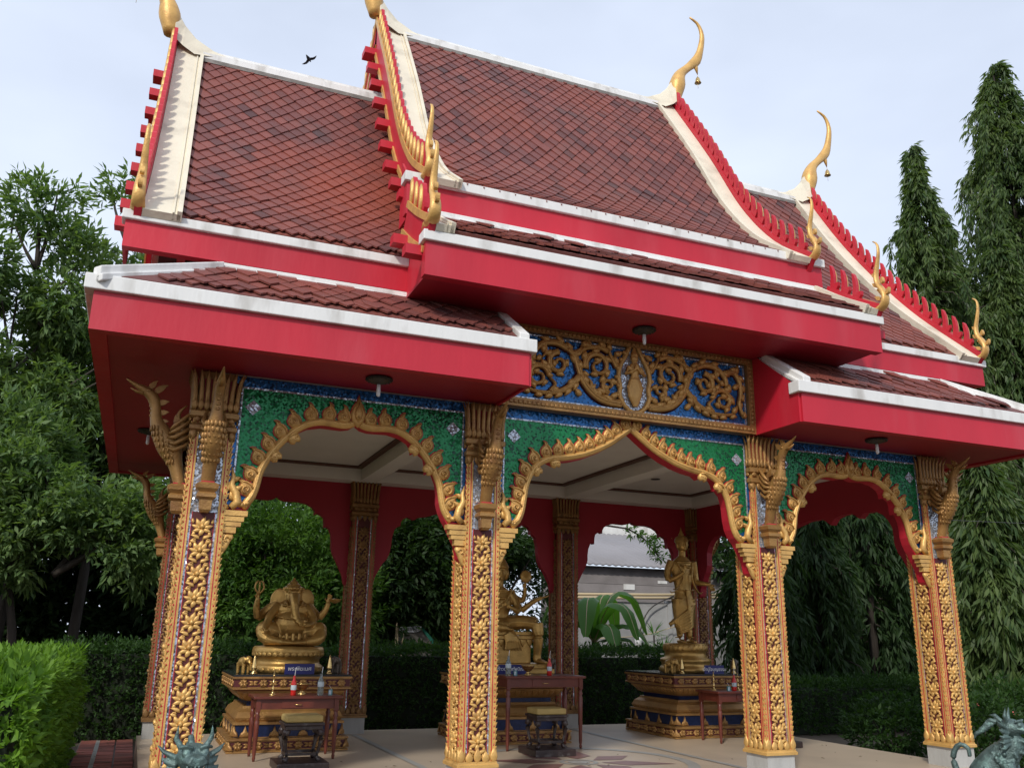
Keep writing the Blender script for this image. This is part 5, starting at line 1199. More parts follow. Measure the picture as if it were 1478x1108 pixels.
g.tube(P, [(0.145, 0.085), (0.15, 0.088), (0.155, 0.09), (0.16, 0.095), (0.165, 0.10), (0.17, 0.105), (0.165, 0.105), (0.145, 0.095), (0.125, 0.085), (0.12, 0.08), (0.125, 0.082), (0.14, 0.088), (0.155, 0.092), (0.168, 0.095), (0.178, 0.092), (0.175, 0.085), (0.13, 0.07), (0.06, 0.05)], 16, ref=(0, 1, 0))
g.tube([(0, 0, Z+1.20), (0, -0.01, Z+1.33)], [0.052, 0.048], 10)
g.ball((0, -0.015, Z+1.41), (0.082, 0.09, 0.108), nu=16, nv=10); face(g, (0, -0.015, Z+1.41), 0.95)
g.lathe([(0.086, -0.02), (0.098, 0.0), (0.098, 0.016), (0.088, 0.022), (0.090, 0.04), (0.078, 0.06), (0.058, 0.075), (0.032, 0.085), (0.040, 0.098), (0.040, 0.110), (0.022, 0.125), (0.024, 0.140), (0.012, 0.165), (0.004, 0.215)], 18, (0, 0, Z+1.46))
for s_ in (-1, 1): g.pillow(leafpoly(s_*0.085, Z+1.40, PI/2-s_*0.35, 0.13, 0.05, -s_*0.2), lambda u, v, d: (u, 0.01-d, v), -0.01, 0.03)
# robe drapery sweeping to the viewer's left
for q in range(7): g.tube(spline([(0.15-0.01*q, -0.05, Z+0.56-0.035*q), (0.03, -0.115, Z+0.48-0.045*q), (-0.12, -0.10, Z+0.38-0.04*q), (-0.19+0.012*q, -0.05, Z+0.30-0.028*q)], 8), [0.016]*8, 6)
for q in range(3): g.tube([(-0.02+0.02*q, -0.115, Z+0.75), (0.0+0.015*q, -0.12, Z+0.45), (0.02, -0.11, Z+0.24)], [0.016, 0.014, 0.010], 6)
g.tube([(-0.15, -0.02, Z+0.32), (-0.24, -0.03, Z+0.26), (-0.21, 0.0, Z+0.20)], [(0.03, 0.04), (0.02, 0.03), (0.006, 0.01)], 8)
for z, r_ in ((Z+0.76, 0.155), (Z+1.17, 0.13), (Z+1.10, 0.15)): g.tube([(r_*math.cos(a), r_*0.66*math.sin(a), z-0.02*abs(math.sin(a))) for a in [PI+PI*i/12 for i in range(13)]], 0.011, 6)
for s_ in (-1, 1):
    g.tube(spline([(s_*0.12, -0.06, Z+1.16), (s_*0.07, -0.115, Z+0.95), (s_*0.13, -0.10, Z+0.78), (s_*0.22, -0.08, Z+0.70), (s_*0.27, -0.08, Z+0.74)], 12), [(0.02, 0.010)]*11+[0.004], 6)
arm(g, [(-0.17, 0.0, Z+1.17), (-0.225, 0.02, Z+1.0), (-0.22, 0.0, Z+0.88)], 0.058, 0.045); arm(g, [(-0.22, 0.0, Z+0.88), (-0.15, -0.10, Z+0.93), (-0.08, -0.16, Z+1.0)], 0.044, 0.026)
hand(g, (-0.08, -0.16, Z+1.0), (0.3, -0.1, 1), (0, -1, 0), 0.12, 0.35, 0.010)
arm(g, [(0.17, 0.0, Z+1.17), (0.21, 0.02, Z+1.0), (0.21, 0.0, Z+0.87)], 0.058, 0.045); arm(g, [(0.21, 0.0, Z+0.87), (0.27, -0.08, Z+0.85), (0.34, -0.14, Z+0.84)], 0.044, 0.026)
hand(g, (0.34, -0.14, Z+0.84), (0.25, -0.3, -0.8), (-0.3, -1, 0), 0.13, 0.3, 0.010)
g.v = [(x*1.08, y*1.1, z) for x, y, z in g.v]
remeshed(g, 'body', [BRONZE], 0.0085, ds, smooth=1)

# --- name boards
def text_mesh(s, h, mat_, name='lettering'):
    cu = bpy.data.curves.new('txt', 'FONT'); cu.body = s; cu.size = h; cu.align_x = 'CENTER'; cu.align_y = 'CENTER'; cu.extrude = 0.001
    o = bpy.data.objects.new('txt', cu); C.objects.link(o); bpy.context.view_layer.update()
    me = bpy.data.meshes.new_from_object(o.evaluated_get(bpy.context.evaluated_depsgraph_get())); bpy.data.objects.remove(o)
    me.name = name; me.materials.clear(); me.materials.append(mat_); return me
for (x, w, txt, lab) in ((-2.625, 0.34, 'พระพิฆเนศ', 'small navy name board with white Thai lettering below the elephant-headed statue'),
                         (0.02, 0.50, 'ท้าวมหาเทพบิณฑ์', 'long navy name board with white Thai lettering below the seated four-faced statue'),
                         (3.06, 0.32, 'เจ้าปู่ใจบุญธรรม', 'small navy name board with white Thai lettering below the standing statue')):
    t = thing('name_board', lab, 'name board', (x, 2.985, 0.823), group='navy name boards on the altars')
    b = MB(); b.box(-w/2, w/2, -0.006, 0.006, 0, 0.115); bevel(b.build('board', [NAVY], t), 0.002, 1)
    me = text_mesh(txt, 0.062 if w < 0.4 else 0.058, WHT); place('lettering', me, t, M=Matrix.Translation((0, -0.008, 0.06)) @ Matrix.Rotation(PI/2, 4, 'X'))

# --- tables and stools
def table(x0, x1, y0, y1, h, lab):
    t = thing('offering_table', lab, 'table', ((x0+x1)/2, (y0+y1)/2, 0), group='red-brown wooden offering tables'); hx, hy = (x1-x0)/2, (y1-y0)/2
    b = MB(); b.box(-hx, hx, -hy, hy, h-0.028, h); bevel(b.build('table_top', [WOOD], t), 0.006)
    b = MB(); i_ = 0.045; b.box(-hx+i_, hx-i_, -hy+i_, -hy+i_+0.02, h-0.13, h-0.029); b.box(-hx+i_, hx-i_, hy-i_-0.02, hy-i_, h-0.13, h-0.029); b.box(-hx+i_, -hx+i_+0.02, -hy+i_+0.021, hy-i_-0.021, h-0.13, h-0.029); b.box(hx-i_-0.02, hx-i_, -hy+i_+0.021, hy-i_-0.021, h-0.13, h-0.029)
    b.build('apron', [WOOD], t)
    b = MB(); b.box(-0.17, 0.17, -hy+i_-0.008, -hy+i_-0.001, h-0.12, h-0.04, 0); b.tube([(-0.035, -hy+i_-0.012, h-0.08), (-0.03, -hy+i_-0.028, h-0.085), (0.03, -hy+i_-0.028, h-0.085), (0.035, -hy+i_-0.012, h-0.08)], 0.004, 6, 1); b.build('drawer', [WOOD, BRASS], t)
    L_ = MB(); k = h-0.03; L_.box(-0.024, 0.024, -0.024, 0.024, k-0.12, k); L_.lathe([(0.012, 0), (0.018, 0.03), (0.014, 0.05), (0.020, 0.08), (0.026, k*0.5), (0.028, k-0.22), (0.018, k-0.2), (0.03, k-0.17), (0.018, k-0.15), (0.026, k-0.12)], 14); lm2 = L_.mesh('leg', WOOD)
    for sx in (-1, 1):
        for sy in (-1, 1): place('leg', lm2, t, (sx*(hx-0.055), sy*(hy-0.055), 0))
TH = 0.635
table(-3.20, -2.27, 2.22, 2.74, TH, 'red-brown table with candlestick and bottles in front of the elephant-headed statue')
table(-0.33, 0.73, 2.32, 2.86, 0.83, 'tall red-brown table with a drawer in front of the seated four-faced statue')
table(2.64, 3.62, 2.32, 2.84, TH, 'dark red-brown table in front of the standing statue, partly behind a column')
def stool(x, y, lab, h=0.50):
    t = thing('kneeling_stool', lab, 'stool', (x, y, 0), group='stools with yellow cushions')
    b = MB(); b.box(-0.25, 0.25, -0.26, 0.24, 0.0, 0.075); bevel(b.build('platform', [DWOOD], t), 0.008)
    b = MB(); b.box(-0.20, 0.20, -0.17, 0.17, 0.405, 0.43); b.box(-0.185, 0.185, -0.155, 0.155, 0.365, 0.404); bevel(b.build('seat_frame', [DWOOD], t), 0.006)
    b = MB(); b.box(-0.185, 0.185, -0.155, 0.155, 0.431, h); o = bevel(b.build('cushion', [CUSH], t), 0.02, 3)
    L_ = MB(); L_.tube(spline([(0, 0, 0.37), (-0.022, -0.012, 0.31), (-0.008, -0.004, 0.2), (0.012, 0.008, 0.12), (-0.012, -0.006, 0.085), (-0.02, -0.01, 0.077)], 12), [0.030, 0.036, 0.034, 0.028, 0.022, 0.018, 0.016, 0.016, 0.017, 0.022, 0.026, 0.024], 8)
    lm2 = L_.mesh('leg', DWOOD)
    for sx in (-1, 1):
        for sy in (-1, 1): place('leg', lm2, t, M=Matrix.Translation((sx*0.155, sy*0.125, 0)) @ Matrix.Diagonal((-sx, -sy, 1, 1)))
    b = MB()
    for sy in (-1, 1): b.box(-0.14, 0.14, sy*0.125-0.008, sy*0.125+0.008, 0.13, 0.155)
    for sx in (-1, 1): b.box(sx*0.155-0.008, sx*0.155+0.008, -0.11, 0.11, 0.13, 0.155)
    b.build('stretcher', [DWOOD], t)
stool(-2.78, 1.70, 'dark stool with yellow cushion on a black platform before the nearest altar')
stool(0.06, 2.02, 'dark stool with yellow cushion on a worn platform before the middle altar')
stool(3.20, 1.98, 'dark stool with yellow cushion half hidden by the third front column')

# --- offerings
def candlestick(x, y, z, h, lab):
    b = MB(); b.lathe([(0.035, 0), (0.036, 0.008), (0.012, 0.02), (0.010, 0.05), (0.018, 0.06), (0.009, 0.075), (0.009, h*0.5), (0.015, h*0.53), (0.008, h*0.56), (0.008, h*0.78), (0.016, h*0.8), (0.006, h*0.83), (0.005, h)], 14)
    t = tag(b.build('candlestick', [BRASS]), lab, 'candlestick', 'brass candlesticks on the tables'); t.location = (x, y, z)
def bottle(x, y, z, lab, red=True):
    t = thing('drink_bottle', lab, 'bottle', (x, y, z), group='offered drinks')
    pr = [(0.026, 0), (0.029, 0.005), (0.030, 0.05), (0.027, 0.075), (0.030, 0.10), (0.029, 0.13), (0.014, 0.165), (0.012, 0.185), (0.012, 0.20)]
    s_ = 1.0 if red else 1.12
    b = MB(); b.lathe([(r*s_, z_*s_) for r, z_ in pr], 18); b.build('bottle_body', [GLASSR if red else GLASSC], t)
    b = MB(); b.lathe([(0.0305*s_, 0.055 if red else 0.13*s_), (0.031*s_, 0.06 if red else 0.131*s_), (0.0312*s_, 0.10 if red else 0.16), (0.0305*s_, 0.105 if red else 0.165)] if red else [(0.031, 0.085), (0.0345, 0.09), (0.0345, 0.135), (0.031, 0.14)], 18); b.build('bottle_label', [LABELW], t)
    b = MB(); b.tube([(0, 0, 0.12), (0.006, 0, 0.24), (0.012, 0, 0.29)], 0.0035, 6); b.build('straw', [WHT], t)
def pot(x, y, z, lab):
    b = MB(); b.lathe([(0.045, 0), (0.048, 0.01), (0.025, 0.025), (0.022, 0.045), (0.05, 0.06), (0.072, 0.09), (0.078, 0.105), (0.085, 0.11), (0.085, 0.118), (0.066, 0.118), (0.06, 0.09)], 22)
    t = tag(b.build('incense_bowl', [BRASS]), lab, 'bowl', 'brass incense bowls'); t.location = (x, y, z)
def cup(x, y, z, lab):
    t = thing('juice_carton', lab, 'carton', (x, y, z), group='small teal cartons'); b = MB(); b.box(-0.02, 0.02, -0.015, 0.015, 0, 0.06); b.build('carton_body', [TEAL], t)
    b = MB(); b.box(-0.0202, 0.006, -0.0155, -0.0152, 0.008, 0.05); b.build('carton_label', [LABELW], t); b = MB(); b.tube([(0.01, 0, 0.06), (-0.012, 0, 0.095), (-0.02, 0, 0.1)], 0.002, 5); b.build('straw', [WHT], t)
z = TH
candlestick(-2.99, 2.40, z, 0.25, 'brass candlestick at the left of the table nearest the left column')
bottle(-2.78, 2.36, z, 'red drink bottle on the table before the elephant-headed statue'); pot(-2.67, 2.46, z, 'brass incense bowl behind the red bottle on the nearest table')
bottle(-2.49, 2.36, z, 'clear water bottle with pale label on the nearest table', False); cup(-2.38, 2.36, z, 'small teal carton beside the water bottle on the nearest table')
z = 0.83
bottle(-0.26, 2.42, z, 'clear water bottle with pale label on the table with a drawer', False); cup(-0.17, 2.42, z, 'small teal carton beside the water bottle on the table with a drawer')
pot(0.03, 2.5, z, 'brass incense bowl in the middle of the table with a drawer'); bottle(0.29, 2.44, z, 'red drink bottle on the table with a drawer'); candlestick(0.37, 2.6, z, 0.24, 'brass candlestick behind the red bottle on the table with a drawer')
z = TH
candlestick(2.74, 2.55, z, 0.24, 'brass candlestick on the left corner of the table before the standing statue'); cup(2.88, 2.42, z, 'small teal carton on the table before the standing statue')
bottle(2.97, 2.42, z, 'red drink bottle on the table before the standing statue'); candlestick(3.09, 2.5, z, 0.22, 'brass candlestick right of the red bottle before the standing statue')
b = MB(); b.lathe([(0.036, 0), (0.038, 0.01), (0.02, 0.022), (0.024, 0.05), (0.034, 0.062), (0.030, 0.075), (0.026, 0.10), (0.012, 0.18), (0.003, 0.215)], 16); cone = b.mesh('offering_cone', BRASS)
e_ = MB()   # little elephant, nose to -y
e_.ball((0, 0.02, 0.12), (0.05, 0.075, 0.055)); e_.ball((0, -0.07, 0.145), (0.037, 0.035, 0.042)); e_.tube(spline([(0, -0.09, 0.14), (0, -0.115, 0.10), (0, -0.118, 0.05), (0, -0.13, 0.03)], 9), [0.02, 0.018, 0.016, 0.014, 0.012, 0.011, 0.010, 0.009, 0.006], 8)
for sx in (-1, 1):
    e_.ball((sx*0.042, -0.05, 0.14), (0.010, 0.030, 0.036)); e_.tube([(sx*0.018, -0.09, 0.12), (sx*0.02, -0.125, 0.105)], [0.006, 0.003], 6)
    for y in (-0.035, 0.065): e_.tube([(sx*0.03, y, 0.11), (sx*0.03, y, 0.0)], [0.022, 0.018], 8)
e_.tube([(0, 0.09, 0.14), (0, 0.105, 0.08)], [0.006, 0.003], 5)
o = remeshed(e_, 'elephant', [BRONZE], 0.006, smooth=1); ele = o.data; bpy.data.objects.remove(o)
eled = ele.copy(); eled.materials[0] = mat('dark_figurine', (0.10, 0.075, 0.055), 0.4, 0.2)
nm = ('elephant-headed statue', 'seated four-faced statue', 'standing statue')
for i, ax in enumerate(AX):
    for sx, w_ in ((-1, 'left'), (1, 'right')):
        if i == 1 and sx == -1: continue
        t = tag(place('offering_cone', cone, None, (ax+sx*0.43, 3.10, 0.823)), 'pointed brass offering stand %s of the name board under the %s' % (w_, nm[i]), 'offering stand', 'brass offering stands')
        t = tag(place('elephant_figurine', eled if sx > 0 else ele, None, (ax+sx*0.53, 3.22, 0.823), 0.5*sx*(-1)), 'small %s elephant figurine at the %s side of the %s' % ('dark' if sx > 0 else 'gold', w_, nm[i]), 'figurine', 'small elephant figurines')
        t.scale = (1.05, 1.05, 1.05)

# --- bronze guardian lions
def lion_body():
    g = MB()
    P = spline([(0, 0.20, 0.20), (0, 0.14, 0.34), (0, 0.0, 0.48), (0, -0.10, 0.60), (0, -0.13, 0.68)], 14)
    g.tube(P, [(0.13, 0.13), (0.15, 0.145), (0.155, 0.15), (0.155, 0.15), (0.15, 0.15), (0.145, 0.15), (0.14, 0.15), (0.135, 0.15), (0.13, 0.145), (0.12, 0.135), (0.115, 0.12), (0.11, 0.11), (0.10, 0.10), (0.09, 0.09)], 14)
    for s_ in (-1, 1):
        g.tube(spline([(s_*0.11, -0.06, 0.46), (s_*0.12, -0.10, 0.28), (s_*0.11, -0.11, 0.10), (s_*0.11, -0.12, 0.04)], 9), [0.07, 0.068, 0.06, 0.05, 0.044, 0.04, 0.04, 0.045, 0.05], 10)
        g.ball((s_*0.11, -0.16, 0.04), (0.055, 0.075, 0.04)); g.ball((s_*0.13, 0.12, 0.18), (0.09, 0.14, 0.14)); g.ball((s_*0.14, 0.0, 0.05), (0.06, 0.12, 0.05))
        g.tube([(s_*0.06, -0.10, 0.80), (s_*0.11, -0.09, 0.88), (s_*0.105, -0.11, 0.97)], [0.022, 0.018, 0.004], 8)      # horns
        g.tube([(s_*0.09, -0.08, 0.76), (s_*0.17, -0.05, 0.80), (s_*0.21, -0.04, 0.84)], [(0.03, 0.02), (0.03, 0.014), (0.004, 0.004)], 8)  # ears
        g.ball((s_*0.055, -0.20, 0.80), (0.030, 0.026, 0.028)); g.tube([(s_*0.02, -0.21, 0.83), (s_*0.06, -0.215, 0.845), (s_*0.10, -0.17, 0.83)], 0.012, 6)
        g.ball((s_*0.03, -0.275, 0.775), (0.022, 0.02, 0.018))
        for q in range(4): g.tube([(s_*0.09, -0.10, 0.72-0.03*q), (s_*(0.15+0.01*q), -0.06, 0.74-0.05*q), (s_*(0.18+0.006*q), -0.03, 0.77-0.06*q)], [0.022, 0.018, 0.003], 6)
    g.ball((0, -0.12, 0.77), (0.105, 0.105, 0.085)); g.tube([(0, -0.18, 0.765), (0, -0.25, 0.755), (0, -0.29, 0.75)], [(0.085, 0.045), (0.075, 0.036), (0.06, 0.026)], 10)
    g.tube([(0, -0.14, 0.69), (0, -0.21, 0.655), (0, -0.255, 0.645)], [(0.075, 0.03), (0.062, 0.024), (0.045, 0.018)], 10)
    for q in range(5): g.tube([(0, -0.03+0.03*q, 0.83-0.02*q), (0, 0.01+0.045*q, 0.875-0.045*q), (0, 0.06+0.04*q, 0.875-0.06*q)], [0.026, 0.022, 0.003], 6)
    g.tube(spline([(0, 0.28, 0.16), (0, 0.38, 0.30), (0, 0.42, 0.46), (0, 0.36, 0.58), (0, 0.28, 0.56), (0, 0.27, 0.48)], 18), [0.04-0.0012*i for i in range(18)], 8)
    rr = random.Random(5)
    for q in range(90): # scales and curls
        a = rr.uniform(0, 2*PI); i = rr.randint(2, 11); p = P[i]; g.ball((0.14*math.cos(a), p[1]+0.14*math.sin(a), p[2]+rr.uniform(-0.02, 0.02)), (0.02, 0.02, 0.02), nu=6, nv=4)
    o = remeshed(g, 'lion_body', [GREEND], 0.008, smooth=1); me = o.data; bpy.data.objects.remove(o)
    tt = MB()
    for q in range(6):
        x = -0.055+0.022*q; l = 0.04 if q in (0, 5) else 0.028
        tt.lathe([(0.009, 0), (0.001, -l)], 6, (x, -0.285+abs(x)*0.35, 0.735)); tt.lathe([(0.008, 0), (0.001, 0.022)], 6, (x*0.8, -0.25+abs(x)*0.35, 0.662))
    return me, tt.mesh('teeth', GREEND)
LB, LT = lion_body()
for (x, y, rz, lab) in ((-4.02, -1.32, 0.12, 'green bronze guardian lion facing forward at the foot of the left front column'),
                        (3.36, -1.2, 0.55, 'green bronze guardian lion turned right by the far right front column')):
    t = thing('guardian_lion', lab, 'lion statue', (x, y, GZ), rz, group='bronze guardian lions'); place('lion_body', LB, t); place('teeth', LT, t)
    b = MB(); b.box(-0.2, 0.2, -0.25, 0.42, -0.03, 0.012); b.build('lion_base', [GREEND], t)

# --- bird
g = MB(); g.tube(spline([(-0.15, 0, 0.01), (-0.06, 0, 0.0), (0.05, 0, 0.0), (0.11, 0, 0.02), (0.15, 0, 0.02)], 9), [(0.004, 0.004), (0.02, 0.012), (0.035, 0.03), (0.045, 0.04), (0.045, 0.04), (0.04, 0.036), (0.028, 0.028), (0.02, 0.02), (0.003, 0.003)], 8, ref=(0, 0, 1))
for s_ in (-1, 1): g.tube(spline([(0.04, s_*0.03, 0.01), (0.05, s_*0.12, -0.03), (-0.02, s_*0.24, -0.08)], 6), [(0.05, 0.008), (0.055, 0.007), (0.05, 0.006), (0.04, 0.005), (0.025, 0.004), (0.004, 0.002)], 6, ref=(0, 0, 1))
t = thing('bird', 'small dark bird flying above the left roof', 'bird', (-3.03, 4.0, 9.6), 2.6)
remeshed(g, 'bird_body', [BIRDM], 0.006, t, smooth=1)
t.rotation_euler = (-0.5, 0.15, 0.9); t.scale = (0.55, 0.55, 0.55)

# ================================================================== foliage
RNG = np.random.default_rng(7)
def unit(a): return a/np.maximum(np.linalg.norm(a, axis=1, keepdims=True), 1e-9)
def leaf_mesh(name, p, d, n, L_, W_, material):
    """one bent blade per leaf: foot, two shoulders, tip"""
    N_ = len(p); d = unit(d); s = unit(np.cross(d, n)); n = np.cross(s, d)
    L_ = L_[:, None]; W_ = W_[:, None]
    v = np.stack([p, p+d*L_*0.42+s*W_*0.5+n*W_*0.12, p+d*L_-n*L_*0.12, p+d*L_*0.42-s*W_*0.5+n*W_*0.12], 1).reshape(-1, 3)
    me = bpy.data.meshes.new(name); me.vertices.add(4*N_); me.vertices.foreach_set('co', v.astype(np.float32).ravel())
    me.loops.add(4*N_); me.loops.foreach_set('vertex_index', np.arange(4*N_, dtype=np.int32))
    me.polygons.add(N_); me.polygons.foreach_set('loop_start', np.arange(0, 4*N_, 4, dtype=np.int32)); 
    me.materials.append(material); me.update(calc_edges=True); return me
def sprigs(c, dr, k, spread, L0, L1, ratio, droop=0.2, twig=0.2, jitter=0.6):
    """k leaves along a twig at each centre c heading dr"""
    n = len(c); C_ = np.repeat(c, k, 0); D_ = np.repeat(unit(dr), k, 0); t = np.tile(np.linspace(0, 1, k), n)[:, None]
    r = RNG.normal(size=(n*k, 3)); d = unit(D_*(0.6+0.5*t)+unit(r)*spread+np.array([0, 0, -droop]))
    p = C_+D_*t*twig+r*twig*0.06
    L_ = RNG.uniform(L0, L1, n*k); nn = unit(np.array([[0, 0, 1.0]])+RNG.normal(size=(n*k, 3))*jitter)
    return p, d, nn, L_, L_*ratio*RNG.uniform(0.8, 1.2, n*k)
def lump(p, f=1.3, ph=0.0):
    return np.sin(p[:, 0]*f*1.7+ph)+np.sin(p[:, 1]*f*1.9+1.3*ph+p[:, 2]*f*0.6)+np.sin(p[:, 2]*f*2.1+0.7*ph+p[:, 0]*f*0.5)
def tree(name, label, cat, x, y, blobs, ns, lm, L=(0.11, 0.17), ratio=0.32, k=9, trunk_r=0.12, group='trees behind the pavilion', z0=GZ, droop=0.15, gap=0.9, twig=0.28, stems=1, seed=0):
    t = thing(name, label, cat, (0, 0, 0), group=group)
    cs = []; ds = []; rr = random.Random(seed+int(x*10))
    tot = sum(r[0]*r[1]*r[2] for _, r in blobs)
    for (c, r) in blobs:
        m = int(ns*r[0]*r[1]*r[2]/tot*1.35); u = unit(RNG.normal(size=(m, 3))); rad = RNG.uniform(0, 1, (m, 1))**0.42
        p = u*rad*np.array(r)+np.array(c); keep = lump(p, 1.5, x) > -gap; p = p[keep]; u = u[keep]
        cs.append(p); ds.append(unit(u+np.array([0, 0, 0.35])+RNG.normal(size=p.shape)*0.35))
    c = np.concatenate(cs); d = np.concatenate(ds)
    P_ = sprigs(c, d, k, 0.75, L[0], L[1], ratio, droop, twig)
    place('crown', leaf_mesh('crown', *P_, lm), t)
    b = MB()
    for q in range(stems):
        ox = rr.uniform(-0.35, 0.35) if stems > 1 else 0; oy = rr.uniform(-0.3, 0.3) if stems > 1 else 0; top = max(blobs, key=lambda e: e[0][2])[0]
        ht = top[2]*(1 if q == 0 else rr.uniform(0.7, 0.95))
        pts = [(x+ox, y+oy, z0-0.1), (x+ox*1.3+rr.uniform(-.1, .1), y+oy*1.2, z0+ht*0.35), (x+ox*1.6+(top[0]-x)*0.5, y+oy+(top[1]-y)*0.5, z0+ht*0.7), (top[0]+ox*1.8, top[1]+oy, ht+0.3)]
        b.tube(spline(pts, 9), [trunk_r*(1-0.10*i)*(1 if stems == 1 else 0.7) for i in range(9)], 8)
    b.build('trunk', [BARK], t)
    lb = MB()
    for (c_, r) in blobs:
        for q in range(4):
            e = (c_[0]+rr.uniform(-.7, .7)*r[0], c_[1]+rr.uniform(-.7, .7)*r[1], c_[2]+rr.uniform(-.2, .8)*r[2]); s0 = (x+(c_[0]-x)*0.4, y+(c_[1]-y)*0.4, max(z0+0.5, c_[2]-r[2]*0.8))
            md = ((s0[0]*0.5+e[0]*0.5)+rr.uniform(-.15, .15), s0[1]*0.5+e[1]*0.5, s0[2]*0.45+e[2]*0.55-0.05)
            lb.tube(spline([s0, md, e], 6), [trunk_r*0.42*(1-0.15*i) for i in range(6)], 5)
    lb.build('limbs', [BARK], t)
    return t
# left group
LG = 'trees left of the pavilion'
tree('broadleaf_tree', 'tall loose-crowned tree with its top showing sky gaps left of the roof', 'tree', -7.2, 12.0, [((-7.3, 12, 9.6), (0.75, 0.7, 1.3)), ((-6.7, 12, 8.3), (1.2, 0.9, 1.2)), ((-7.6, 12, 7.2), (1.2, 0.9, 1.1)), ((-6.5, 12.2, 6.2), (1.5, 1.0, 1.2)), ((-7.6, 12, 5.2), (1.3, 1, 1.1))], 2000, L_A, L=(0.16, 0.26), gap=0.05, group=LG, stems=2, ratio=0.3)
tree('broadleaf_tree', 'tree at the photo edge with a lower pointed top and open branches', 'tree', -8.6, 11.6, [((-8.3, 11.6, 8.6), (0.8, 0.7, 1.1)), ((-8.8, 11.6, 7.3), (1.0, 0.9, 1.1)), ((-8.3, 11.6, 5.8), (1.2, 0.9, 1.2)), ((-8.6, 11.6, 4.2), (1.2, 0.9, 1.1))], 1400, L_A, L=(0.16, 0.26), gap=0.1, group=LG, stems=2)
tree('broadleaf_tree', 'tree whose thin top shows beside the left bargeboard', 'tree', -5.6, 12.8, [((-5.6, 12.8, 10.5), (0.9, 0.7, 1.0)), ((-5.3, 12.8, 9.0), (1.2, 0.8, 1.2)), ((-5.6, 12.8, 7.4), (1.4, 0.9, 1.3)), ((-5.4, 12.8, 5.6), (1.4, 1, 1.3))], 1600, L_A, L=(0.16, 0.26), gap=0.0, group=LG)
tree('broadleaf_tree', 'dense low-branched dark tree behind the far end of the hedge', 'tree', -6.6, 10.2, [((-7.2, 10.4, 4.2), (1.3, 1.0, 1.1)), ((-5.9, 10.2, 3.6), (1.4, 1.0, 1.2)), ((-6.8, 10.4, 2.8), (1.5, 0.9, 0.8)), ((-4.8, 10.2, 3.0), (1.1, 0.9, 1.0))], 2700, L_A, L=(0.14, 0.22), gap=0.9, group=LG, stems=3, trunk_r=0.16)
tree('broadleaf_tree', 'dark thick tree at the left photo edge above the bright hedge', 'tree', -9.0, 10.4, [((-8.9, 10.4, 3.6), (1.4, 1.0, 1.3)), ((-8.2, 10.6, 2.4), (1.2, 0.8, 0.8))], 1500, L_A, L=(0.14, 0.22), gap=1.0, group=LG, stems=3, trunk_r=0.16)
tree('broadleaf_tree', 'dense mid-green tree filling the space beside the left eave', 'tree', -7.0, 13.2, [((-8.0, 13.2, 5.6), (1.3, 0.9, 1.3)), ((-6.6, 13.2, 6.6), (1.2, 0.9, 1.2)), ((-5.6, 13.4, 5.4), (1.2, 0.9, 1.3)), ((-7.2, 13.2, 4.2), (1.6, 0.9, 1.1)), ((-9.0, 13.4, 4.6), (1.2, 0.9, 1.2))], 2600, L_A, L=(0.16, 0.26), gap=0.9, group=LG)
# behind the pavilion
tree('leafy_shrub_tree', 'bushy bright green tree right behind the elephant-headed statue', 'tree', -1.9, 9.4, [((-2.0, 9.4, 2.6), (1.1, 0.8, 1.0)), ((-1.2, 9.4, 1.9), (1.1, 0.8, 0.9)), ((-2.6, 9.5, 1.7), (1.0, 0.8, 0.8)), ((-2.9, 9.6, 2.6), (0.8, 0.7, 0.7))], 2600, L_B, L=(0.10, 0.17), gap=1.3)
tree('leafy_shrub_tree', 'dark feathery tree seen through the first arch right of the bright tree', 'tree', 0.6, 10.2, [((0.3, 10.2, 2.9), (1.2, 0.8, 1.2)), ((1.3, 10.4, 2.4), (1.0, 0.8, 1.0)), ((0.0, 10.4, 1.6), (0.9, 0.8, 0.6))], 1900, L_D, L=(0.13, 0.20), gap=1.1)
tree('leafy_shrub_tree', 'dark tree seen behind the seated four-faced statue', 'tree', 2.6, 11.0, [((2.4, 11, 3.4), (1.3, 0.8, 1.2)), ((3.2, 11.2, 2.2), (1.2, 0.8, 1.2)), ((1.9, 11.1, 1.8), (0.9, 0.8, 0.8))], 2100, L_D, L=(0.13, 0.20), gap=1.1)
for (x, y, h, r, lab) in ((-9.5, 15, 5.5, 2.2, 'dark far tree behind the left edge trees'), (-6.3, 15.5, 5.0, 2.3, 'dark far tree behind the loose-crowned tree'), (-3.2, 14.5, 5.0, 2.2, 'dark far tree behind the left rear column'), (-0.3, 15, 4.8, 2.2, 'dark far tree behind the bright bushy tree'), (2.6, 15.6, 4.8, 2.1, 'dark far tree behind the middle of the pavilion'),
                          (13.0, 14.5, 6.0, 2.6, 'dark far tree right of the grey roofed house'), (17.0, 15, 7.0, 2.8, 'dark far tree behind the leftmost mast tree'), (21.5, 15, 8.0, 3.0, 'dark far tree at the right photo edge')):
    tree('broadleaf_tree', lab, 'tree', x, y, [((x, y, h*0.62), (r, 1.2, h*0.36)), ((x+0.4, y, h*0.28), (r*1.05, 1.2, h*0.27))], 1500, L_D, L=(0.22, 0.34), k=8, gap=2.0, group='far dark trees', twig=0.4, trunk_r=0.2)

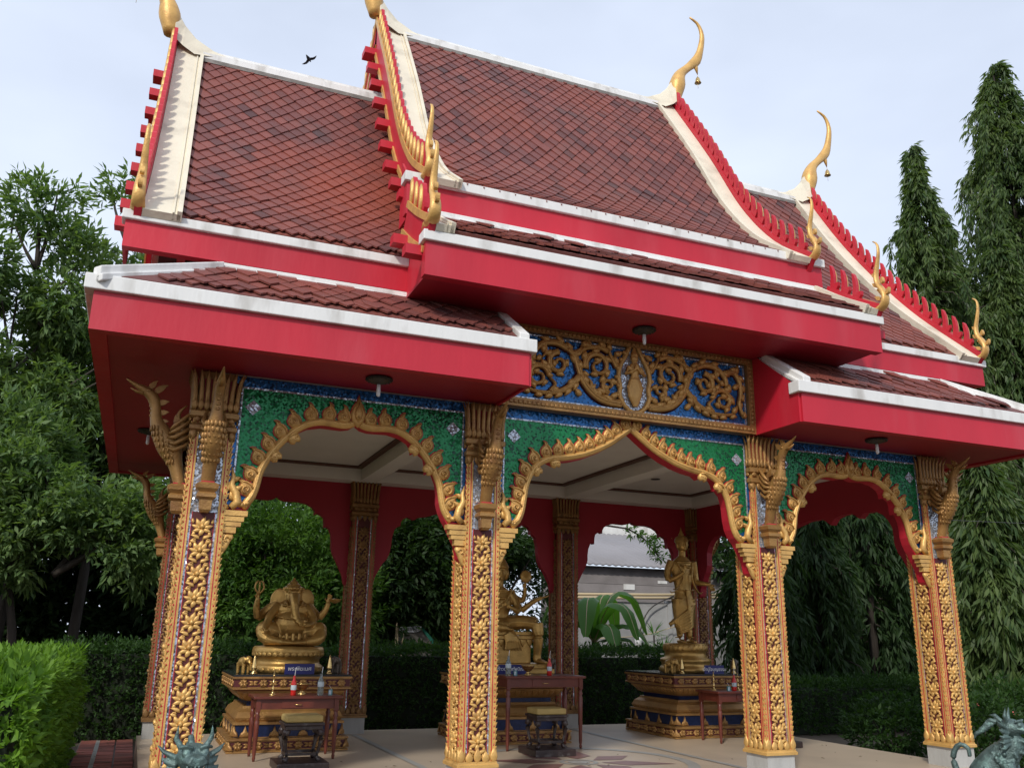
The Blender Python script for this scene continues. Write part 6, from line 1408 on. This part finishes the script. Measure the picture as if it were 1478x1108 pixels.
def mast_tree(label, x, y, h, rmax, n, lm=None, low=0.0, L=(0.18, 0.32)):
    """narrow tree with all its leaves hanging: drooping branches in tiers"""
    t = thing('mast_tree', label, 'tree', (0, 0, 0), group='tall mast trees with hanging leaves')
    b = MB(); b.tube([(x, y, GZ-0.1), (x+0.05, y, h*0.5), (x, y, h*0.97)], [0.13, 0.09, 0.03], 8); b.build('trunk', [BARK], t)
    cs = []; ds = []; br = MB()
    nb = int(n/22)
    for i in range(nb):
        a_ = RNG.uniform(0, 2*PI); f = (i+RNG.uniform(0, 1))/nb; zt = low+(h-low)*f**0.9
        if RNG.random() > (1-f)*5+0.10: continue
        rr = rmax*min(1, (1.0-f)**0.72*1.28+0.015)*(0.80+0.22*math.sin(zt*2.6+x*3+a_*2))*RNG.choice([RNG.uniform(0.45, 0.8), RNG.uniform(0.8, 1.1), RNG.uniform(0.95, 1.3)]); a = a_
        ln = rr*0.95+RNG.uniform(0.15, 0.6)*min(1, (1-f)*6+0.25); m = 22; q = np.linspace(0.12, 1, m)
        px = x+np.cos(a)*rr*np.sin(q*PI/2); py = y+np.sin(a)*rr*np.sin(q*PI/2); pz = zt+0.10*q-ln*0.95*q**2.2
        cs.append(np.stack([px, py, pz], 1)+RNG.normal(size=(m, 3))*0.05); ds.append(np.stack([np.cos(a)*(1.2-q), np.sin(a)*(1.2-q), -0.2-q*1.0], 1)+RNG.normal(size=(m, 3))*0.35)
        if i % 2 == 0: br.tube([(px[0], py[0], pz[0]), (px[7], py[7], pz[7]), (px[14], py[14], pz[14]), (px[-1], py[-1], pz[-1])], [0.018, 0.014, 0.009, 0.004], 4)
    c = np.concatenate(cs); d = np.concatenate(ds); keep = c[:, 2] > GZ+0.15; c = c[keep]; d = d[keep]
    P_ = sprigs(c, d, 5, 0.62, L[0], L[1], 0.20, 0.65, 0.16, 0.9)
    place('crown', leaf_mesh('crown', *P_, lm or L_M), t); br.build('limbs', [BARK], t)
mast_tree('narrow pointed mast tree, the shorter of those above the right roof end', 15.0, 9.0, 15.2, 1.9, 10500)
mast_tree('small-topped mast tree between the two tallest ones', 16.9, 9.8, 14.2, 1.7, 6000)
mast_tree('tallest mast tree at the right edge of the photo', 19.0, 9.0, 19.4, 3.5, 19000)
mast_tree('broad mast tree filling the gap under the tallest one', 16.9, 8.2, 12.5, 2.3, 10000)
mast_tree('mast tree with leaves just under the right eave', 13.0, 8.3, 8.2, 1.3, 3800)
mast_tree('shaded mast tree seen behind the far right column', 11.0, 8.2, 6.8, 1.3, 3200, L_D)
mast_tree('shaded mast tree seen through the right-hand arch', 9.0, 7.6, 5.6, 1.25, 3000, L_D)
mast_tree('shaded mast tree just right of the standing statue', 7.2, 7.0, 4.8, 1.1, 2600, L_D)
mast_tree('mast tree whose sunlit leaves hang beside the lion at the right edge', 10.2, 4.2, 5.2, 1.2, 3600)

# hedges
def hedge(label, x0, x1, y0, y1, z1, mats, faces, dens, L=(0.05, 0.08), core=None, wav=0.04):
    t = thing('hedge', label, 'hedge', (0, 0, 0), group='clipped hedges')
    b = MB(); i_ = 0.10; b.box(x0+i_, x1-i_, y0+i_, y1-i_, GZ-0.02, z1-i_); b.build('hedge_core', [core or UNDERL], t)
    for nm_, lm, sel in mats:
        ps = []; ds = []
        for f in faces:
            if f == 'top': A_ = (x1-x0)*(y1-y0)
            elif f in ('front', 'back'): A_ = (x1-x0)*(z1-GZ)
            else: A_ = (y1-y0)*(z1-GZ)
            m = int(A_*dens); u, v = RNG.uniform(0, 1, m), RNG.uniform(0, 1, m); dp = np.abs(RNG.normal(0, 0.05, m))
            if f == 'top': p = np.stack([x0+u*(x1-x0), y0+v*(y1-y0), z1-dp+0.0*u], 1); nrm = (0, 0, 1)
            elif f == 'front': p = np.stack([x0+u*(x1-x0), y0+dp, GZ+v*(z1-GZ)], 1); nrm = (0, -1, 0.25)
            elif f == 'back': p = np.stack([x0+u*(x1-x0), y1-dp, GZ+v*(z1-GZ)], 1); nrm = (0, 1, 0.25)
            elif f == 'right': p = np.stack([x1-dp, y0+u*(y1-y0), GZ+v*(z1-GZ)], 1); nrm = (1, 0, 0.25)
            else: p = np.stack([x0+dp, y0+u*(y1-y0), GZ+v*(z1-GZ)], 1); nrm = (-1, 0, 0.25)
            nrm = np.array(nrm); w = lump(p, 3.2, 0.4)[:, None]*wav*0.5+lump(p, 9, 2)[:, None]*wav*0.25; p = p+nrm*w
            ps.append(p); ds.append(nrm+RNG.normal(size=p.shape)*0.45)
        p = np.concatenate(ps); d = np.concatenate(ds)
        P_ = sprigs(p, d, 5, 0.8, L[0], L[1], 0.42, 0.0, 0.07, 0.8)
        place(nm_, leaf_mesh(nm_, *P_, lm), t)
    m = int((x1-x0)*(y1-y0)*26); c = np.stack([RNG.uniform(x0, x1, m), RNG.uniform(y0, y1, m), np.full(m, z1+0.01)], 1)
    P_ = sprigs(c, np.array([[0, 0, 1.0]])+RNG.normal(size=c.shape)*0.35, 8, 0.7, L[0], L[1]*1.1, 0.40, -0.2, 0.13, 0.8); o = place('fresh_shoots', leaf_mesh('fresh_shoots', *P_, mats[0][1]), t)
    return t
UNDERL = mat('hedge_inside', (0.012, 0.018, 0.008), 0.95)
hedge('bright green clipped hedge at the left photo edge', -9.2, -5.02, -0.9, 5.4, 0.94, [('foliage', L_HB, None)], ('top', 'front', 'right'), 330, L=(0.055, 0.10), wav=0.07)
hedge('dark green hedge running behind the pavilion', -5.6, 4.9, 6.9, 7.8, 1.02, [('foliage', L_HD, None)], ('top', 'front', 'right'), 330)
hedge('low dark hedge right of the pavilion behind the columns', 5.4, 12.5, 5.2, 6.3, 0.55, [('foliage', L_HD, None)], ('top', 'front', 'left'), 330)
def bush(label, x, y, r, z, n, lm, flowers=0, name='flower_bush', cat='bush'):
    t = thing(name, label, cat, (0, 0, 0), group='low bushes right of the pavilion'); u = unit(RNG.normal(size=(n, 3))); p = u*RNG.uniform(0.55, 1, (n, 1))*np.array([r, r*0.8, (z-GZ)*0.55])+np.array([x, y, GZ+(z-GZ)*0.5])
    P_ = sprigs(p, u+np.array([0, 0, 0.4]), 6, 0.8, 0.06, 0.10, 0.42, 0.0, 0.08); place('foliage', leaf_mesh('foliage', *P_, lm), t)
    b = MB()
    for q in range(6): a = q*1.05; b.tube([(x, y, GZ), (x+0.5*r*math.cos(a), y+0.4*r*math.sin(a), z*0.5)], [0.012, 0.006], 5)
    b.build('stems', [BARK], t)
    if flowers:
        for q in range(flowers):
            a = RNG.uniform(0, PI)+PI; f = MB(); px, py, pz = x+r*0.85*math.cos(a), y+r*0.7*math.sin(a), GZ+(z-GZ)*RNG.uniform(0.7, 1.0)
            for j in range(9): f.ball((px+RNG.normal()*0.02, py+RNG.normal()*0.02, pz+RNG.normal()*0.014), (0.016, 0.016, 0.009), 0, 6, 4)
            f.build('flower_head', [FLOWER], t)
bush('bush with pink flowers behind the right lion', 5.2, 0.6, 0.62, 0.62, 700, L_HD, 2); bush('leafy bush between the far right column and the low hedge', 5.6, 2.4, 0.7, 0.5, 700, L_HD, 0); bush('leafy bush at the far right edge behind the flowering one', 6.9, 1.6, 0.8, 0.75, 800, L_HD, 1)

# ================================================================== house, wall, banana, small things behind
hs = thing('house', 'low house with grey corrugated roof and boarded wall behind the pavilion', 'house', (0, 0, 0))
b = MB(); n = 150; vs = []; fs = []
for i in range(n+1):
    x = 5.2+i*0.05; w = 0.018*math.sin(i*PI/2*1.0+0.6)
    vs += [(x, 13.75, 3.20+w), (x, 17.6, 4.50+w), (x, 17.6, 4.46+w), (x, 13.75, 3.16+w)]
for i in range(n): a = 4*i; fs += [(a, a+1, a+5, a+4), (a+3, a+7, a+6, a+2), (a, a+4, a+7, a+3)]
b.add(vs, fs, 0, True); b.build('roof', [ZINC], hs)
b = MB(); b.box(6.5, 12.7, 17.7, 18.2, 4.1, 5.0); b.box(6.3, 12.9, 17.6, 18.3, 5.0, 5.10); b.build('parapet', [WHITE], hs)
for i in range(6):
    b = MB(); b.box(5.5, 12.5, 14.0+0.008*(i % 2), 14.06, 1.75+i*0.235, 1.75+i*0.235+0.228); b.build('wall_board', [BOARD], hs)
b = MB(); b.box(5.5, 12.5, 14.07, 14.2, -0.3, 3.15); b.build('wall', [BOARD], hs)
b = MB(); b.box(7.9, 8.25, 13.985, 13.998, 2.55, 2.70); b.box(9.0, 9.3, 13.985, 13.998, 2.75, 2.83); b.build('notice', [WHITE], hs)
cw = thing('concrete_wall', 'stained grey concrete boundary wall below the house', 'wall', (0, 0, 0))
for i in range(4):
    b = MB(); b.box(4.9+i*1.62, 4.9+i*1.62+1.5, 12.0, 12.1, GZ-0.02, 2.14); b.build('wall_panel', [CWALL], cw)
for i in range(5):
    b = MB(); b.box(4.9+i*1.62-0.118, 4.9+i*1.62-0.002, 11.96, 12.14, GZ-0.02, 2.2); b.build('wall_post', [CWALL], cw)
for k, (z, lab) in enumerate(((2.25, 'pale bamboo pole lying along the top of the concrete wall'), (2.33, 'upper pale bamboo pole above the concrete wall'))):
    b = MB(); b.tube([(4.9, 11.9+0.05*k, z-0.06), (7.5, 11.9+0.05*k, z), (10.6, 11.9, z+0.10)], 0.035, 8); tag(b.build('bamboo_pole', [PIPE]), lab, 'pole', 'bamboo poles on the wall')
b = MB(); b.tube(spline([(7.05, 11.85, 0.95), (7.15, 11.85, 1.5), (7.45, 11.85, 2.0), (8.2, 11.85, 2.35)], 12), 0.016, 6); b.tube(spline([(6.2, 11.8, 0.4), (7.0, 11.8, 0.75), (8.2, 11.8, 0.80)], 8), 0.012, 6)
tag(b.build('black_cable', [DARK]), 'black cable looping down the concrete wall', 'cable')
b = MB(); b.tube(spline([(5.9, 11.8, 1.25), (7.2, 11.8, 1.35), (8.4, 11.8, 1.65)], 8), 0.011, 6); tag(b.build('pale_hose', [PIPE]), 'pale hose running across the concrete wall', 'hose')
b = MB(); b.lathe([(0.03, 0), (0.03, 0.5), (0.09, 0.5), (0.09, 0.72), (0.06, 0.75)], 10, (6.75, 11.3, 0.55)); tag(b.build('water_pipe_stub', [WHT]), 'white pipe stub standing before the concrete wall', 'pipe')

# banana plant
def banana(label, x, y, leaves_):
    t = thing('banana_plant', label, 'plant', (0, 0, 0)); b = MB(); b.tube([(x, y, GZ-0.05), (x+0.03, y, 0.6), (x, y, 1.3)], [0.12, 0.10, 0.05], 10); b.build('stem', [L_BAN], t)
    for (a, ln, up, w) in leaves_:
        b = MB(); P = spline([(x, y, 1.15), (x+math.cos(a)*ln*0.35, y+math.sin(a)*ln*0.35, 1.15+up), (x+math.cos(a)*ln*0.75, y+math.sin(a)*ln*0.75, 1.15+up*0.95), (x+math.cos(a)*ln, y+math.sin(a)*ln, 1.15+up*0.45-0.25)], 17)
        sx_, sy_ = -math.sin(a), math.cos(a); vs = []; fs = []
        for i, p in enumerate(P):
            f = max(0, (i-2)/14); ww = w*math.sin(PI*min(1, f*0.93+0.05))**0.6*0.5 if i > 1 else 0.012; rp = 0.015*((i*7) % 3-1)
            for s_, dz in ((-1, -0.32*ww), (-0.5, 0.06*ww+rp*0.3), (0, 0.0), (0.5, 0.06*ww-rp*0.3), (1, -0.32*ww)):
                vs.append((p[0]+sx_*s_*ww, p[1]+sy_*s_*ww, p[2]+dz+(rp if abs(s_) == 1 else 0)))
        for i in range(16):
            for j in range(4): fs.append((i*5+j, i*5+j+1, i*5+j+6, i*5+j+5))
        b.add(vs, fs, 0, True); lf = b.build('leaf', [L_BAN], t); b = MB(); b.tube([(p[0], p[1], p[2]+0.004) for p in P], [0.018-0.0009*i for i in range(17)], 6); b.build('midrib', [PIPE], lf)
banana('banana plant with broad split leaves between the middle rear columns', 4.65, 9.6, [(-0.1, 1.25, 1.0, 0.42), (-1.2, 1.2, 0.75, 0.45), (-2.2, 1.1, 0.85, 0.42), (-1.7, 1.3, 0.35, 0.45), (-0.8, 1.25, 0.35, 0.42), (0.6, 1.1, 0.95, 0.4), (2.6, 1.2, 0.9, 0.42), (3.6, 1.1, 0.6, 0.42), (-2.8, 0.9, 0.4, 0.4), (-0.4, 1.0, 0.1, 0.36)])
def spiky(label, x, y, z, n=26, l=0.42):
    t = thing('spiky_plant', label, 'plant', (0, 0, 0), group='small spiky palms by the wall'); a = RNG.uniform(0, 2*PI, n); e = RNG.uniform(-0.1, 1.2, n)
    d = np.stack([np.cos(a)*np.cos(e), np.sin(a)*np.cos(e), np.sin(e)], 1); p = np.tile([[x, y, z]], (n, 1)).astype(float)
    place('leaves', leaf_mesh('leaves', p, d, np.tile([[0, 0, 1.0]], (n, 1))+RNG.normal(size=(n, 3))*0.2, np.full(n, l), np.full(n, 0.035), L_BAN), t)
    b = MB(); b.tube([(x, y, GZ-0.05), (x, y, z)], 0.02, 6); b.build('stem', [BARK], t)
spiky('spiky dwarf palm before the concrete wall left of the standing statue', 7.0, 11.0, 1.35); spiky('low fern-like palm at the foot of the concrete wall', 6.9, 10.4, 0.95, 40, 0.5); spiky('second low fern-like palm beside the white pipe stub', 6.4, 10.6, 0.9, 34, 0.42)
# leafy branch hanging into the opening
t = thing('hanging_branch', 'leafy branch hanging in front of the grey house roof', 'branch', (0, 0, 0))
P = spline([(5.2, 9.0, 3.55), (5.6, 9.0, 3.35), (5.95, 9.0, 3.0), (6.4, 9.0, 2.7)], 40); b = MB(); b.tube(P, [0.02-0.0004*i for i in range(40)], 6); b.tube([(5.2, 9.0, 3.55), (4.6, 9.6, 3.7), (3.6, 10.6, 3.6)], [0.02, 0.03, 0.04], 6); b.build('twig', [BARK], t)
c = np.array(P)[::2]; c = np.concatenate([c, c+RNG.normal(size=c.shape)*0.12]); P_ = sprigs(c, np.array([[0.6, 0, -0.2]])+RNG.normal(size=c.shape)*0.5, 9, 0.9, 0.09, 0.15, 0.36, 0.1, 0.14); place('leaves', leaf_mesh('leaves', *P_, L_B), t)

# covered cart with lettering, seen between the first two bays
ct = thing('covered_cart', 'parked cart under a brown and green tarpaulin with a lettered white board', 'cart', (0.78, 10.0, 0))
b = MB(); F = lambda u, v, d: (u, -d, v)
b.prism([(-0.34, 0.2), (0.28, 0.2), (0.44, 1.12), (0.16, 1.42), (-0.30, 1.40), (-0.34, 1.0)], F, -0.8, 0.0, 0); b.build('tarpaulin', [CANVAS], ct)
b = MB(); b.prism([(0.18, 1.43), (0.46, 1.14), (0.42, 1.08), (0.16, 1.38)], F, -0.8, 0.02, 0); b.build('tarpaulin_edge', [CANVASG], ct)
b = MB(); b.prism([(-0.30, 1.36), (-0.26, 1.32), (0.05, 1.32), (0.13, 1.36), (0.17, 1.44), (-0.28, 1.42)], F, 0.01, 0.03, 0); bd = b.build('sign_board', [WHT], ct)
place('lettering', text_mesh('Kเนก รี', 0.10, DARK), ct, M=Matrix.Translation((-0.07, -0.033, 1.375)) @ Matrix.Rotation(PI/2, 4, 'X'))
b = MB(); b.box(-0.26, -0.08, -0.02, -0.005, 0.98, 1.03); b.build('red_strip', [RED], ct)
for sx in (-1, 1):
    b = MB(); b.lathe([(0.02, -0.04), (0.22, -0.04), (0.24, 0), (0.22, 0.04), (0.02, 0.04)], 20, T=Matrix.Translation((sx*0.3, 0.4, -0.01)) @ Matrix.Rotation(PI/2, 4, 'Y')); b.build('wheel', [DARK], ct)
for i, (x0, x1) in enumerate(((0.30, 0.36), (0.44, 0.38), (0.40, 0.50))):
    b = MB(); b.tube([(x0, 9.7, GZ), (x1, 9.75, 1.5-0.1*i)], 0.014, 6); tag(b.build('leaning_pole', [PIPE]), ('leftmost', 'middle', 'rightmost')[i]+' of the thin poles leaning beside the covered cart', 'pole', 'thin poles by the cart')
# overhead wires
for (a, c_, lab) in (((4.2, 0.2, 2.72), (22.0, 9.0, 5.2), 'thin wire running right from the far right column'), ((-4.15, 0.05, 2.55), (-2.9, 8.0, 1.6), 'thin wire slanting down from the left front column')):
    b = MB(); md = tuple((a[i]+c_[i])/2-(0.25 if i == 2 else 0) for i in range(3)); b.tube(spline([a, md, c_], 14), 0.004, 5); tag(b.build('wire', [DARK]), lab, 'wire')

# fallen leaves on the floor and the path
n = 46; p = np.stack([RNG.uniform(-4.1, 4.1, n), RNG.uniform(-0.5, 2.0, n), np.full(n, 0.012)], 1)
m_ = 30; p2 = np.stack([RNG.uniform(-4.9, -4.3, m_), RNG.uniform(0, 6.5, m_), np.full(m_, GZ+0.022)], 1); p = np.concatenate([p, p2])
d = RNG.normal(size=p.shape); d[:, 2] = 0.02
lf = leaf_mesh('fallen_leaves', p, d, np.tile([[0, 0, 1.0]], (len(p), 1)), RNG.uniform(0.03, 0.06, len(p)), RNG.uniform(0.012, 0.022, len(p)), mat('dry_leaf', (0.16, 0.10, 0.035), 0.8))
tag(place('fallen_leaves', lf), 'small dry leaves scattered over the pavilion floor and brick path', 'leaves', None, 'stuff')
